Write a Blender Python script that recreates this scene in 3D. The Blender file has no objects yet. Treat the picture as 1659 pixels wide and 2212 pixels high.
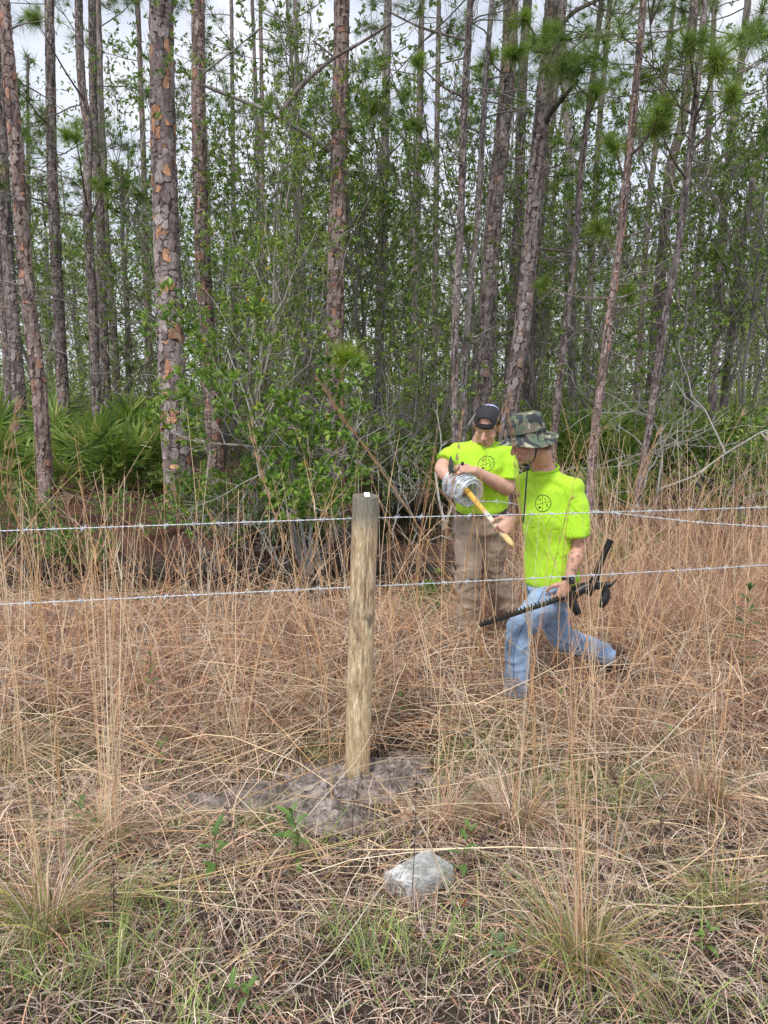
import bpy, math, random
import numpy as np
from mathutils import Vector, Matrix, noise as mnoise
from mathutils.bvhtree import BVHTree
R = math.radians
C = bpy.context.scene.collection
scene = bpy.context.scene

# ------------------------------------------------------------------ camera
PITCH = R(9.0); CAMZ = 1.65; F = 1662.0
cam_data = bpy.data.cameras.new('camera'); cam = bpy.data.objects.new('camera', cam_data); C.objects.link(cam)
cam.location = (0, 0, CAMZ); cam.rotation_euler = (math.pi/2 - PITCH, 0, 0)
cam_data.sensor_fit = 'VERTICAL'; cam_data.sensor_height = 36; cam_data.lens = 36*F/2212
cam_data.clip_start = 0.05; cam_data.clip_end = 600
scene.camera = cam

# ------------------------------------------------------------------ sky and sun (soft overcast)
SUN_EL, SUN_AZ = R(58), R(200)
world = bpy.data.worlds.new('World'); scene.world = world; world.use_nodes = True
wn, wl = world.node_tree.nodes, world.node_tree.links
for n in list(wn): wn.remove(n)
wo = wn.new('ShaderNodeOutputWorld'); bg = wn.new('ShaderNodeBackground'); bg.inputs['Strength'].default_value = 0.086
sky = wn.new('ShaderNodeTexSky'); sky.sky_type = 'NISHITA'; sky.sun_disc = False
sky.sun_elevation = SUN_EL; sky.sun_rotation = SUN_AZ; sky.dust_density = 2.0
tc = wn.new('ShaderNodeTexCoord'); cn = wn.new('ShaderNodeTexNoise'); cn.inputs['Scale'].default_value = 3.2
cn.inputs['Detail'].default_value = 6; cn.inputs['Roughness'].default_value = .55
mp = wn.new('ShaderNodeMapping'); mp.inputs['Scale'].default_value = (1, 1, 2.4)
cr = wn.new('ShaderNodeValToRGB'); cr.color_ramp.elements[0].position = .32; cr.color_ramp.elements[0].color = (.55,.55,.55,1)
cr.color_ramp.elements[1].position = .60; cr.color_ramp.elements[1].color = (1,1,1,1)
mx = wn.new('ShaderNodeMix'); mx.data_type = 'RGBA'
mx.inputs[7].default_value = (6.6, 6.85, 7.6, 1)
wl.new(tc.outputs['Generated'], mp.inputs['Vector']); wl.new(mp.outputs[0], cn.inputs['Vector'])
wl.new(cn.outputs['Fac'], cr.inputs['Fac']); wl.new(cr.outputs['Color'], mx.inputs[0])
wl.new(sky.outputs['Color'], mx.inputs[6]); wl.new(mx.outputs[2], bg.inputs['Color']); wl.new(bg.outputs[0], wo.inputs['Surface'])
sd = bpy.data.lights.new('sun', 'SUN'); sd.energy = 1.5; sd.angle = R(10); sd.color = (1, .965, .91)
so = bpy.data.objects.new('sun', sd); C.objects.link(so)
sv = Vector((math.sin(SUN_AZ)*math.cos(SUN_EL), math.cos(SUN_AZ)*math.cos(SUN_EL), math.sin(SUN_EL)))
so.rotation_euler = sv.to_track_quat('Z', 'Y').to_euler(); so.location = (0, -4, 12)
scene.view_settings.view_transform = 'Standard'; scene.view_settings.look = 'None'
scene.view_settings.exposure = 0.85; scene.view_settings.gamma = 1
scene.render.engine = 'CYCLES'

# ------------------------------------------------------------------ measuring helpers: direction of view -> points in the place
_c, _s = math.cos(PITCH), math.sin(PITCH)
def ray(x, y):
    cx = (x-829.5)/F; cy = (1106-y)/F
    return np.array([cx, _c+cy*_s, -_s+cy*_c])
def W(x, y, Y):                       # the point at distance Y (world) seen in direction x, y
    d = ray(x, y); t = Y/d[1]
    return np.array([d[0]*t, Y, CAMZ+d[2]*t])
def Wd(x, y, D):
    d = ray(x, y); return np.array([d[0]*D, d[1]*D, CAMZ+d[2]*D])

def nz(x, y, s=1.0):                  # cheap smooth noise of sines, about -1..1
    x = np.asarray(x, float)*s; y = np.asarray(y, float)*s
    return (np.sin(1.7*x+.9*y+.4)+np.sin(-1.1*x+2.3*y+1.9)+np.sin(3.1*x-1.3*y+4.1)*.6+np.sin(2.3*x+3.7*y+2.2)*.5)/3.1
def fbm(x, y, s, seed=0, oct_=4):
    """value noise, 0..1"""
    x = np.asarray(x, float)*s; y = np.asarray(y, float)*s; out = 0; a = 1.0; tot = 0
    for o in range(oct_):
        r = np.random.default_rng(seed+o).random((256, 256)); xi = np.floor(x).astype(int); yi = np.floor(y).astype(int); fx = x-xi; fy = y-yi; fx = fx*fx*(3-2*fx); fy = fy*fy*(3-2*fy)
        v = (r[xi % 256, yi % 256]*(1-fx)+r[(xi+1) % 256, yi % 256]*fx)*(1-fy)+(r[xi % 256, (yi+1) % 256]*(1-fx)+r[(xi+1) % 256, (yi+1) % 256]*fx)*fy
        out = out+v*a; tot += a; a *= .55; x = x*2.03+7; y = y*2.03+3
    return out/tot
def sstep(a, b, x):
    t = np.clip((np.asarray(x, float)-a)/(b-a), 0, 1); return t*t*(3-2*t)
WATER = -0.47
def g(x, y):
    x = np.asarray(x, float); y = np.asarray(y, float)
    b = np.interp(y, [-4, 1, 1.8, 3.0, 3.45, 4.3, 5.2, 6.2], [.12, .03, 0, -.14, -.20, -.17, -.20, -.27])
    left = np.interp(y, [6.2, 7.0, 7.6, 8.6, 9.3, 10.2, 12, 90], [-.27, -.5, -.66, -.62, -.22, -.02, .03, .03])
    right = np.interp(y, [6.2, 8.0, 9.5, 11, 13, 90], [-.27, -.28, -.18, -.10, .03, .03])
    w = sstep(.4, 2.2, x)
    far = left*(1-w)+right*w
    z = np.where(y < 6.2, b, far)
    chan = np.exp(-((x-.25-.05*(y-12))/1.0)**2)*sstep(9.2, 10.3, y)*(1-sstep(19, 24, y))
    z = z-chan*.72
    z = z+nz(x, y, 1.6)*.022*sstep(.5, 3, y)+nz(x, y, .55)*.05*sstep(6, 12, y)+nz(x, y, 6)*.008
    return z

# ------------------------------------------------------------------ objects
def tag(o, label=None, cat=None, group=None, kind=None):
    if label: o['label'] = label
    if cat: o['category'] = cat
    if group: o['group'] = group
    if kind: o['kind'] = kind
    return o
def thing(name, label, cat, loc=(0,0,0), group=None, rz=0):
    o = bpy.data.objects.new(name, None); o.empty_display_size = .1; C.objects.link(o)
    o.location = [float(v) for v in loc]; o.rotation_euler = (0, 0, rz); return tag(o, label, cat, group)
class MB:
    """collects shapes (world coordinates) and links them as ONE mesh object"""
    def __init__(s): s.V = []; s.F = []; s.Cc = []; s.n = 0
    def add(s, V, F, col=None):
        V = np.asarray(V, np.float32).reshape(-1, 3)
        if not len(V): return
        for f in (F if isinstance(F, (list, tuple)) else [F]):
            f = np.asarray(f, np.int64)
            if f.size: s.F.append(f+s.n)
        s.V.append(V)
        if col is None: col = (.5, .5, .5)
        col = np.asarray(col, np.float32)
        if col.ndim == 1: col = np.tile(col, (len(V), 1))
        s.Cc.append(col); s.n += len(V)
    def mesh(s, name, smooth=False, origin=None):
        V = np.concatenate(s.V); col = np.concatenate(s.Cc)
        if origin is not None: V = V-np.asarray(origin, np.float32)
        loops = np.concatenate([f.ravel() for f in s.F]); tot = np.concatenate([np.full(len(f), f.shape[1]) for f in s.F])
        me = bpy.data.meshes.new(name)
        me.vertices.add(len(V)); me.vertices.foreach_set('co', V.ravel())
        me.loops.add(len(loops)); me.loops.foreach_set('vertex_index', loops.astype(np.int32))
        me.polygons.add(len(tot)); st = np.concatenate([[0], np.cumsum(tot)[:-1]])
        me.polygons.foreach_set('loop_start', st.astype(np.int32)); me.polygons.foreach_set('loop_total', tot.astype(np.int32))
        me.polygons.foreach_set('use_smooth', np.full(len(tot), smooth))
        a = me.color_attributes.new('Col', 'FLOAT_COLOR', 'POINT')
        a.data.foreach_set('color', np.concatenate([col, np.ones((len(col), 1), np.float32)], 1).ravel())
        me.update(calc_edges=True); return me
    def build(s, name, mat, parent=None, smooth=False):
        og = None if parent is None else wloc(parent)
        me = s.mesh(name, smooth, og)
        o = bpy.data.objects.new(name, me); C.objects.link(o); me.materials.append(mat)
        if parent is not None: o.parent = parent
        return o
def wloc(o):
    v = np.zeros(3)
    while o is not None: v = v+np.array(o.location); o = o.parent
    return v
def copy_part(o, parent, loc=(0,0,0), rot=(0,0,0), scale=None):
    c = o.copy(); C.objects.link(c); c.parent = parent; c.location = loc; c.rotation_euler = rot
    if scale is not None: c.scale = scale if hasattr(scale, '__len__') else (scale,)*3
    return c

# ------------------------------------------------------------------ shapes
def norm(v):
    v = np.asarray(v, float); return v/np.maximum(np.linalg.norm(v, axis=-1, keepdims=True), 1e-9)
def tubes(P, Rr, sides=4, col=None, cap=False):
    """P (N,k,3), Rr (N,k)"""
    P = np.asarray(P, float); Rr = np.asarray(Rr, float)
    if P.ndim == 2: P = P[None]; Rr = Rr[None]
    N, k, _ = P.shape
    T = np.gradient(P, axis=1); T = norm(T)
    ref = np.where(np.abs(T[:, :1, 2:3]) > .85, np.array([1., 0, 0]), np.array([0, 0, 1.]))
    U = norm(np.cross(T, np.broadcast_to(ref, T.shape))); Vv = np.cross(T, U)
    a = np.linspace(0, 2*np.pi, sides, endpoint=False)
    ring = U[:, :, None, :]*np.cos(a)[None, None, :, None]+Vv[:, :, None, :]*np.sin(a)[None, None, :, None]
    V = P[:, :, None, :]+ring*Rr[:, :, None, None]
    idx = np.arange(N*k*sides).reshape(N, k, sides)
    A = idx[:, :-1]; B = idx[:, 1:]
    Fq = np.stack([A, np.roll(A, -1, 2), np.roll(B, -1, 2), B], -1).reshape(-1, 4)
    Fs = [Fq]
    if cap and sides > 2:
        Fs += [idx[:, 0, ::-1].reshape(N, sides), idx[:, -1].reshape(N, sides)]
    if col is not None:
        col = np.asarray(col, float)
        if col.ndim == 2: col = np.repeat(col, k*sides, 0)
    return V.reshape(-1, 3), Fs, col
def ribbons(P, Wd_, side, col=None):
    P = np.asarray(P, float); N, k, _ = P.shape
    S = side[:, None, :]*Wd_[:, :, None]*.5
    V = np.stack([P-S, P+S], 2)
    idx = np.arange(N*k*2).reshape(N, k, 2)
    Fq = np.stack([idx[:, :-1, 0], idx[:, :-1, 1], idx[:, 1:, 1], idx[:, 1:, 0]], -1).reshape(-1, 4)
    if col is not None:
        col = np.asarray(col, float)
        if col.ndim == 2: col = np.repeat(col, k*2, 0)
    return V.reshape(-1, 3), Fq, col
def leaves(P, D, U, L, Wf, col, fold=.25):
    """pointed leaves folded along the midrib: 4 verts, 2 triangles"""
    D = norm(D); S = norm(np.cross(D, U)); Nn = np.cross(S, D)
    L = np.asarray(L)[:, None]; Wf = np.asarray(Wf)[:, None]
    mid = P+D*L*.55+Nn*Wf*fold
    V = np.stack([P, mid+S*Wf*.5, P+D*L-Nn*L*.12, mid-S*Wf*.5], 1)
    i = np.arange(len(P))[:, None]*4
    Fq = np.concatenate([i+np.array([[0, 1, 2]]), i+np.array([[0, 2, 3]])])
    return V.reshape(-1, 3), Fq, np.repeat(col, 4, 0)
def vary(rng, N, pal, wts, amp=.18):
    pal = np.asarray(pal, float); wts = np.asarray(wts, float)/np.sum(wts)
    return pal[rng.choice(len(pal), N, p=wts)]*(1+rng.uniform(-amp, amp, (N, 1)))
def box(c, hx, hy, hz, M=None):
    v = np.array([[x, y, z] for x in (-hx, hx) for y in (-hy, hy) for z in (-hz, hz)], float)
    if M is not None: v = v@np.asarray(M).T
    f = np.array([[0,1,3,2],[4,6,7,5],[0,4,5,1],[2,3,7,6],[0,2,6,4],[1,5,7,3]])
    return v+np.asarray(c), f
def bar(p0, p1, w, h, side=(0,0,1)):
    p0 = np.asarray(p0, float); p1 = np.asarray(p1, float); t = norm(p1-p0); u = norm(np.cross(t, side)); v = np.cross(t, u)
    return box((p0+p1)/2, np.linalg.norm(p1-p0)/2, w/2, h/2, np.stack([t, u, v], 1))
def spline(pts, n):
    """Catmull-Rom through pts"""
    pts = np.asarray(pts, float); m = len(pts)
    if m == 2: return pts[0]+(pts[1]-pts[0])*np.linspace(0, 1, n)[:, None]
    P = np.vstack([2*pts[0]-pts[1], pts, 2*pts[-1]-pts[-2]])
    t = np.linspace(0, m-1-1e-6, n); i = t.astype(int); f = (t-i)[:, None]
    a, b, c, d = P[i], P[i+1], P[i+2], P[i+3]
    return .5*((2*b)+(-a+c)*f+(2*a-5*b+4*c-d)*f**2+(-a+3*b-3*c+d)*f**3)
_us, _vs = 14, 9
def ellipsoid(c, r, M=None):
    c = np.asarray(c, float); r = np.ones(3)*r
    th = np.linspace(0, np.pi, _vs+1)[1:-1]; ph = np.linspace(0, 2*np.pi, _us, endpoint=False)
    ringv = np.stack([np.outer(np.sin(th), np.cos(ph)), np.outer(np.sin(th), np.sin(ph)), np.outer(np.cos(th), np.ones(_us))], -1).reshape(-1, 3)
    v = np.vstack([ringv, [[0,0,1],[0,0,-1]]])*r
    if M is not None: v = v@np.asarray(M).T
    idx = np.arange((_vs-1)*_us).reshape(_vs-1, _us)
    A, B = idx[:-1], idx[1:]
    q = np.stack([A, B, np.roll(B, -1, 1), np.roll(A, -1, 1)], -1).reshape(-1, 4)
    n = (_vs-1)*_us
    t = np.stack([np.full(_us, n), idx[0], np.roll(idx[0], -1)], -1); b = np.stack([np.full(_us, n+1), np.roll(idx[-1], -1), idx[-1]], -1)
    return v+c, [q, t, b]
def loft(secs, sides=18, capr=.6):
    """secs: list of (centre, a, b, sidevec): elliptical sections, a along sidevec; closed with domed ends"""
    cs = np.array([s[0] for s in secs], float); T = norm(np.gradient(cs, axis=0))
    rings = []
    ang = np.linspace(0, 2*np.pi, sides, endpoint=False)
    def ring(c, t, a, b, sv):
        u = norm(np.asarray(sv, float)-t*np.dot(sv, t)); v = np.cross(t, u)
        return c+np.outer(np.cos(ang)*a, u)+np.outer(np.sin(ang)*b, v)
    def dome(i, sgn):
        c, a, b, sv = secs[i]; t = T[i]; m = min(a, b)*capr
        out = []
        for q in (1.25, .75, .3):
            out.append(ring(np.asarray(c)+t*sgn*m*math.cos(q), t, a*math.sin(q), b*math.sin(q), sv))
        out = out[:3]
        return out, np.asarray(c)+t*sgn*m
    d0, e0 = dome(0, -1); d1, e1 = dome(-1, 1)
    rings = d0[::-1]+[ring(np.asarray(c), T[i], a, b, sv) for i, (c, a, b, sv) in enumerate(secs)]+d1
    k = len(rings); V = np.vstack(rings+[e0[None], e1[None]])
    idx = np.arange(k*sides).reshape(k, sides); A, B = idx[:-1], idx[1:]
    q = np.stack([A, np.roll(A, -1, 1), np.roll(B, -1, 1), B], -1).reshape(-1, 4)
    n = k*sides
    t0 = np.stack([np.full(sides, n), np.roll(idx[0], -1), idx[0]], -1); t1 = np.stack([np.full(sides, n+1), idx[-1], np.roll(idx[-1], -1)], -1)
    return V, [q, t0, t1]
def capsule(p0, p1, r0, r1, side=(.3,.9,.2), n=4):
    p0 = np.asarray(p0, float); p1 = np.asarray(p1, float)
    return loft([(p0+(p1-p0)*t, r0+(r1-r0)*t, r0+(r1-r0)*t, side) for t in np.linspace(0, 1, n)], 12, 1.0)
def fuse(name, mb, voxel, smooth=4, factor=.5):
    """closed overlapping shapes -> one continuous surface"""
    me = mb.mesh(name+'_raw'); ob = bpy.data.objects.new(name+'_raw', me); C.objects.link(ob)
    m = ob.modifiers.new('r', 'REMESH'); m.mode = 'VOXEL'; m.voxel_size = voxel
    if smooth:
        s = ob.modifiers.new('s', 'SMOOTH'); s.iterations = smooth; s.factor = factor
    dg = bpy.context.evaluated_depsgraph_get(); res = bpy.data.meshes.new_from_object(ob.evaluated_get(dg))
    bpy.data.objects.remove(ob); bpy.data.meshes.remove(me)
    n = len(res.vertices); V = np.zeros(n*3); res.vertices.foreach_get('co', V); V = V.reshape(-1, 3)
    Nn = np.zeros(n*3); res.vertices.foreach_get('normal', Nn) if hasattr(res.vertices[0], 'normal') else None
    lp = np.zeros(len(res.loops), np.int64); res.loops.foreach_get('vertex_index', lp)
    tot = np.zeros(len(res.polygons), np.int64); res.polygons.foreach_get('loop_total', tot)
    st = np.zeros(len(res.polygons), np.int64); res.polygons.foreach_get('loop_start', st)
    Fs = []
    for k in np.unique(tot):
        sel = st[tot == k]; Fs.append(lp[sel[:, None]+np.arange(k)])
    bpy.data.meshes.remove(res)
    return V, Fs, Nn.reshape(-1, 3)

# ------------------------------------------------------------------ materials
def mat(name, build):
    m = bpy.data.materials.new(name); m.use_nodes = True; nt = m.node_tree
    b = nt.nodes['Principled BSDF']; build(nt, b); return m
def N(nt, t, **kw):
    n = nt.nodes.new(t)
    for k, v in kw.items():
        if k in n.inputs: n.inputs[k].default_value = v
        else: setattr(n, k, v)
    return n
def tex(nt, scale=(1,1,1), kind='ShaderNodeTexNoise', coord='Object', **kw):
    t = nt.nodes.new('ShaderNodeTexCoord'); m = nt.nodes.new('ShaderNodeMapping'); m.inputs['Scale'].default_value = scale
    nt.links.new(t.outputs[coord], m.inputs['Vector']); n = N(nt, kind, **kw); nt.links.new(m.outputs[0], n.inputs['Vector']); return n
def ramp(nt, src, stops, interp='LINEAR'):
    r = nt.nodes.new('ShaderNodeValToRGB'); r.color_ramp.interpolation = interp; e = r.color_ramp.elements
    while len(e) < len(stops): e.new(.5)
    for q, (p, c) in zip(e, stops): q.position = p; q.color = (*c, 1) if len(c) == 3 else c
    nt.links.new(src, r.inputs['Fac']); return r.outputs['Color']
def mixc(nt, f, a, b, mode='MIX'):
    n = nt.nodes.new('ShaderNodeMix'); n.data_type = 'RGBA'; n.blend_type = mode
    for s, i in ((f, 0), (a, 6), (b, 7)):
        if hasattr(s, 'is_output') or hasattr(s, 'links'): nt.links.new(s, n.inputs[i])
        else: n.inputs[i].default_value = s if i == 0 else (*s, 1)
    return n.outputs[2]
def bump(nt, b, h, st=.5, dist=.01):
    n = nt.nodes.new('ShaderNodeBump'); n.inputs['Strength'].default_value = st; n.inputs['Distance'].default_value = dist
    nt.links.new(h, n.inputs['Height']); nt.links.new(n.outputs[0], b.inputs['Normal'])
def attr(nt):
    a = nt.nodes.new('ShaderNodeAttribute'); a.attribute_name = 'Col'; return a.outputs['Color']
def simple(name, col, rough=.6, metal=0, bs=None, bst=.3, spec=.5, var=0):
    def f(nt, b):
        b.inputs['Roughness'].default_value = rough; b.inputs['Metallic'].default_value = metal; b.inputs['Specular IOR Level'].default_value = spec
        if var:
            n = tex(nt, Scale=bs or 20, Detail=5)
            nt.links.new(mixc(nt, n.outputs['Fac'], tuple(c*(1-var) for c in col), tuple(min(1, c*(1+var)) for c in col)), b.inputs['Base Color'])
        else: b.inputs['Base Color'].default_value = (*col, 1)
        if bs: bump(nt, b, tex(nt, Scale=bs, Detail=5).outputs['Fac'], bst, .01)
    return mat(name, f)
def attr_mat(name, rough=.7, spec=.3, trans=0, bs=None, bst=.3, mul=None):
    def f(nt, b):
        c = attr(nt)
        if mul:
            n = tex(nt, Scale=mul[0], Detail=4); c = mixc(nt, 1.0, c, ramp(nt, n.outputs['Fac'], [(.3, (mul[1],)*3), (.7, (mul[2],)*3)]), 'MULTIPLY')
        nt.links.new(c, b.inputs['Base Color']); b.inputs['Roughness'].default_value = rough; b.inputs['Specular IOR Level'].default_value = spec
        if bs: bump(nt, b, tex(nt, Scale=bs, Detail=5).outputs['Fac'], bst, .01)
        if trans:
            t = nt.nodes.new('ShaderNodeBsdfTranslucent'); nt.links.new(c, t.inputs['Color']); m = nt.nodes.new('ShaderNodeMixShader'); m.inputs[0].default_value = trans
            nt.links.new(b.outputs[0], m.inputs[1]); nt.links.new(t.outputs[0], m.inputs[2]); nt.links.new(m.outputs[0], nt.nodes['Material Output'].inputs['Surface'])
    return mat(name, f)
M_grass = attr_mat('dry_grass', .6, .35, .2)
M_leaf = attr_mat('leaf', .42, .5, .42)
M_needle = attr_mat('pine_needle', .5, .4, .4)
def bark_mat(nt, b):
    n = tex(nt, (1, 1, .35), Scale=55, Detail=8, Roughness=.7); n2 = tex(nt, (1, 1, .5), Scale=14, Detail=5)
    c = mixc(nt, 1.0, attr(nt), ramp(nt, n.outputs['Fac'], [(.34, (.42,.40,.40)), (.5, (.95,.95,.95)), (.68, (1.35,1.33,1.32))]), 'MULTIPLY')
    c = mixc(nt, 1.0, c, ramp(nt, n2.outputs['Fac'], [(.35, (.75,.74,.74)), (.65, (1.15,1.15,1.16))]), 'MULTIPLY')
    nt.links.new(c, b.inputs['Base Color']); b.inputs['Roughness'].default_value = .85; b.inputs['Specular IOR Level'].default_value = .2; bump(nt, b, n.outputs['Fac'], .9, .012)
M_bark = mat('bark', bark_mat)
M_twig = attr_mat('twig_bark', .85, .2, 0, 60, .5, (35, .65, 1.3))
M_litter = attr_mat('pine_straw', .8, .2)
# ------------------------------------------------------------------ ground
def ground_mat(nt, b):
    c = attr(nt); n = tex(nt, Scale=22, Detail=8, Roughness=.7); n2 = tex(nt, Scale=3, Detail=4)
    c = mixc(nt, 1.0, c, ramp(nt, n.outputs['Fac'], [(.3, (.4,.4,.4)), (.7, (1.5,1.45,1.4))]), 'MULTIPLY')
    c = mixc(nt, 1.0, c, ramp(nt, n2.outputs['Fac'], [(.3, (.7,.7,.7)), (.7, (1.2,1.2,1.15))]), 'MULTIPLY')
    nt.links.new(c, b.inputs['Base Color']); b.inputs['Roughness'].default_value = .95
    bump(nt, b, n.outputs['Fac'], .9, .03)
M_ground = mat('ground', ground_mat)
def sheet(xs, ys, zf, colf, mb):
    X, Y = np.meshgrid(xs, ys); Z = zf(X, Y); V = np.stack([X, Y, Z], -1).reshape(-1, 3)
    n, m = X.shape; i = np.arange(n*m).reshape(n, m)
    q = np.stack([i[:-1, :-1], i[:-1, 1:], i[1:, 1:], i[1:, :-1]], -1).reshape(-1, 4)
    mb.add(V, q, colf(X, Y).reshape(-1, 3))
def gcol(X, Y):
    straw = np.array([.10, .048, .032]); soil = np.array([.060, .045, .032]); green = np.array([.05, .055, .022]); mud = np.array([.03, .025, .02])
    f = sstep(8.3, 9.6, Y)[..., None]; c = soil*(1-f)+straw*f
    h = (sstep(13, 17, Y)*(.5+.5*nz(X, Y, .8)))[..., None]; c = c*(1-h)+green*h
    w = sstep(-.25, -.42, g(X, Y))[..., None]; return c*(1-w)+mud*w
mb = MB()
def spaced(a, b, n, p): t = np.linspace(-1, 1, n); return np.sign(t)*np.abs(t)**p*(b-a)/2+(a+b)/2
xs = np.unique(np.concatenate([np.linspace(-9, 9, 181), spaced(-260, 260, 60, 2.2)])); ys = np.unique(np.concatenate([np.linspace(-3, 20, 231), 20+np.linspace(0, 1, 50)**2*320, [-40, -15, -6]]))
sheet(xs, ys, g, gcol, mb)
tag(mb.build('ground', M_ground, smooth=True), kind='structure')
def water_mat(nt, b):
    b.inputs['Base Color'].default_value = (.012, .010, .008, 1); b.inputs['Roughness'].default_value = .03; b.inputs['IOR'].default_value = 1.33; b.inputs['Specular IOR Level'].default_value = .8
    bump(nt, b, tex(nt, Scale=9, Detail=3).outputs['Fac'], .06, .01)
M_water = mat('water', water_mat)
mb = MB(); mb.add([[-30, 6.3, WATER], [30, 6.3, WATER], [30, 30, WATER], [-30, 30, WATER]], np.array([[0, 1, 2, 3]]))
tag(mb.build('water', M_water), kind='structure')

# ------------------------------------------------------------------ the dug up mud round the post
PB = np.array([*W(771, 1690, 3.446)[:2], 0]); PB[2] = float(g(PB[0], PB[1]))
mudc = [(*W(790, 1668, 3.52)[:2], .36, .19, .05), (*W(735, 1722, 3.28)[:2], .34, .14, .085), (*W(590, 1745, 3.2)[:2], .36, .12, .08), (*W(455, 1770, 3.13)[:2], .22, .09, .07), (*W(715, 1790, 3.02)[:2], .16, .15, .085)]
def mudh(X, Y):
    h = np.full(np.shape(X), -1.0)
    for cx, cy, rx, ry, hh in mudc:
        d = np.sqrt(((X-cx)/rx)**2+((Y-cy)/ry)**2)+.28*nz(X*3, Y*3, 4)
        h = np.maximum(h, (1.05-d)*hh*1.4)
    h = h-(fbm(X+4, Y+4, 11, 3, 3)-.45)*.05
    return np.minimum(h, .05+.25*np.maximum(h-.05, 0))
def in_mud(x, y): return mudh(np.asarray(x), np.asarray(y)) > .0
def mudz(X, Y):
    h = mudh(X, Y); m = np.maximum(h, 0)/.05
    cr_ = fbm(X+9, Y+9, 20, 5, 6)-.5; z = h+(cr_*.075+np.abs(fbm(X+5, Y+5, 70, 9, 3)-.5)*.035-.008)*np.clip(m*1.5, 0, 1)
    return g(X, Y)+np.where(h > .0, np.maximum(z, .004+.25*h), np.clip(h*2, -.06, 0))
mb = MB()
def mcol(X, Y):
    k = np.clip((fbm(X+9, Y+9, 26, 5, 5)-.3)*2.2, 0, 1)[..., None]*(.75+.25*nz(X, Y, 9))[..., None]; return np.array([.16, .13, .115])*(1-k)+np.array([.60, .52, .475])*k
sheet(np.linspace(-1.35, .55, 420), np.linspace(2.7, 3.85, 260), mudz, mcol, mb)
def mud_mat(nt, b):
    n = tex(nt, Scale=45, Detail=7, Roughness=.65); c = mixc(nt, 1.0, attr(nt), ramp(nt, n.outputs['Fac'], [(.32, (.35,.35,.36)), (.62, (1.15,1.12,1.1))]), 'MULTIPLY')
    nt.links.new(c, b.inputs['Base Color']); b.inputs['Roughness'].default_value = .75; bump(nt, b, n.outputs['Fac'], 1, .02)
M_mud = mat('wet_mud', mud_mat)
mudo = tag(mb.build('mud', M_mud, smooth=True), kind='structure')
rng = np.random.default_rng(5)
def clod_mesh(seed):
    V, Fs = ellipsoid((0,0,0), (1, .8, .6)); V = V.copy(); r = np.random.default_rng(seed)
    V *= (1+.28*np.sin(V@r.normal(0, 3, (3, 1)))+.2*np.sin(V@r.normal(0, 6, (3, 1))))
    m = MB(); m.add(V, Fs, (.36, .305, .275)); return m.mesh('clod')
cms = [clod_mesh(i) for i in range(4)]
M_clod = simple('clod_earth', (.36,.31,.285), .9, 0, 3, .3, var=.35)
for m in cms: m.materials.append(M_clod)
for i in range(110):
    cx, cy, rx, ry, hh = mudc[rng.choice([0, 1, 1, 2, 3, 4, 4])]; a = rng.uniform(0, 6.28); q = rng.uniform(.3, 1.1)
    x, y = cx+rx*q*math.cos(a), cy+ry*q*math.sin(a); s = .004+.018*rng.random()**2.5
    o = bpy.data.objects.new('clod', cms[i % 4]); C.objects.link(o); o.parent = mudo
    o.location = (x, y, float(max(mudz(x, y), g(x, y)))+s*.3); o.scale = (s*rng.uniform(.7, 1.5), s, s*rng.uniform(.5, 1)); o.rotation_euler = (rng.uniform(0, 6), rng.uniform(0, 6), rng.uniform(0, 6))

# ------------------------------------------------------------------ pines and other trunks
def bark_cols(kind):
    if kind == 'orange': return ([[.33,.28,.265],[.42,.36,.345],[.24,.19,.18],[.60,.33,.20],[.52,.29,.18]], [4, 4, 2.5, 2.2, 1.1])
    if kind == 'red': return ([[.33,.25,.225],[.40,.31,.285],[.22,.16,.145],[.48,.27,.19]], [4, 4, 2, 1.3])
    if kind == 'pale': return ([[.34,.31,.29],[.42,.39,.37],[.24,.21,.19],[.36,.25,.19]], [4, 3, 2, .8])
    return ([[.27,.225,.21],[.35,.30,.285],[.18,.145,.135],[.36,.25,.20]], [4, 4, 2, .6])
def trunk_line(pts, Y, H):
    """picture directions at distance Y -> centre line from the ground up to height H"""
    P = [W(x, y, Y) for x, y in pts]; P = sorted(P, key=lambda p: p[2])
    b = P[0]; n = P[1]; sl = np.clip((n[0]-b[0])/max(n[2]-b[2], .1), -.25, .25)
    if b[2] > float(g(b[0], Y))+.3:
        gz = b[2]-float(g(b[0], Y))
        P.insert(0, np.array([b[0]-sl*gz*.6, Y, float(g(b[0]-sl*gz*.6, Y))-.1]))
    else: P[0] = np.array([b[0], Y, float(g(b[0], Y))-.1])
    t = P[-1]; q = P[-2]; sl = np.clip((t[0]-q[0])/max(t[2]-q[2], .1), -.12, .12)
    if H > t[2]+.5:
        for k in (.5, 1): P.append(np.array([t[0]+sl*(H-t[2])*k*.7, Y, t[2]+(H-t[2])*k]))
    return np.array(P)
class Trunk: pass
def along(t, z): return np.array([np.interp(z, t.line[:, 2], t.line[:, i]) for i in range(3)])
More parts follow.
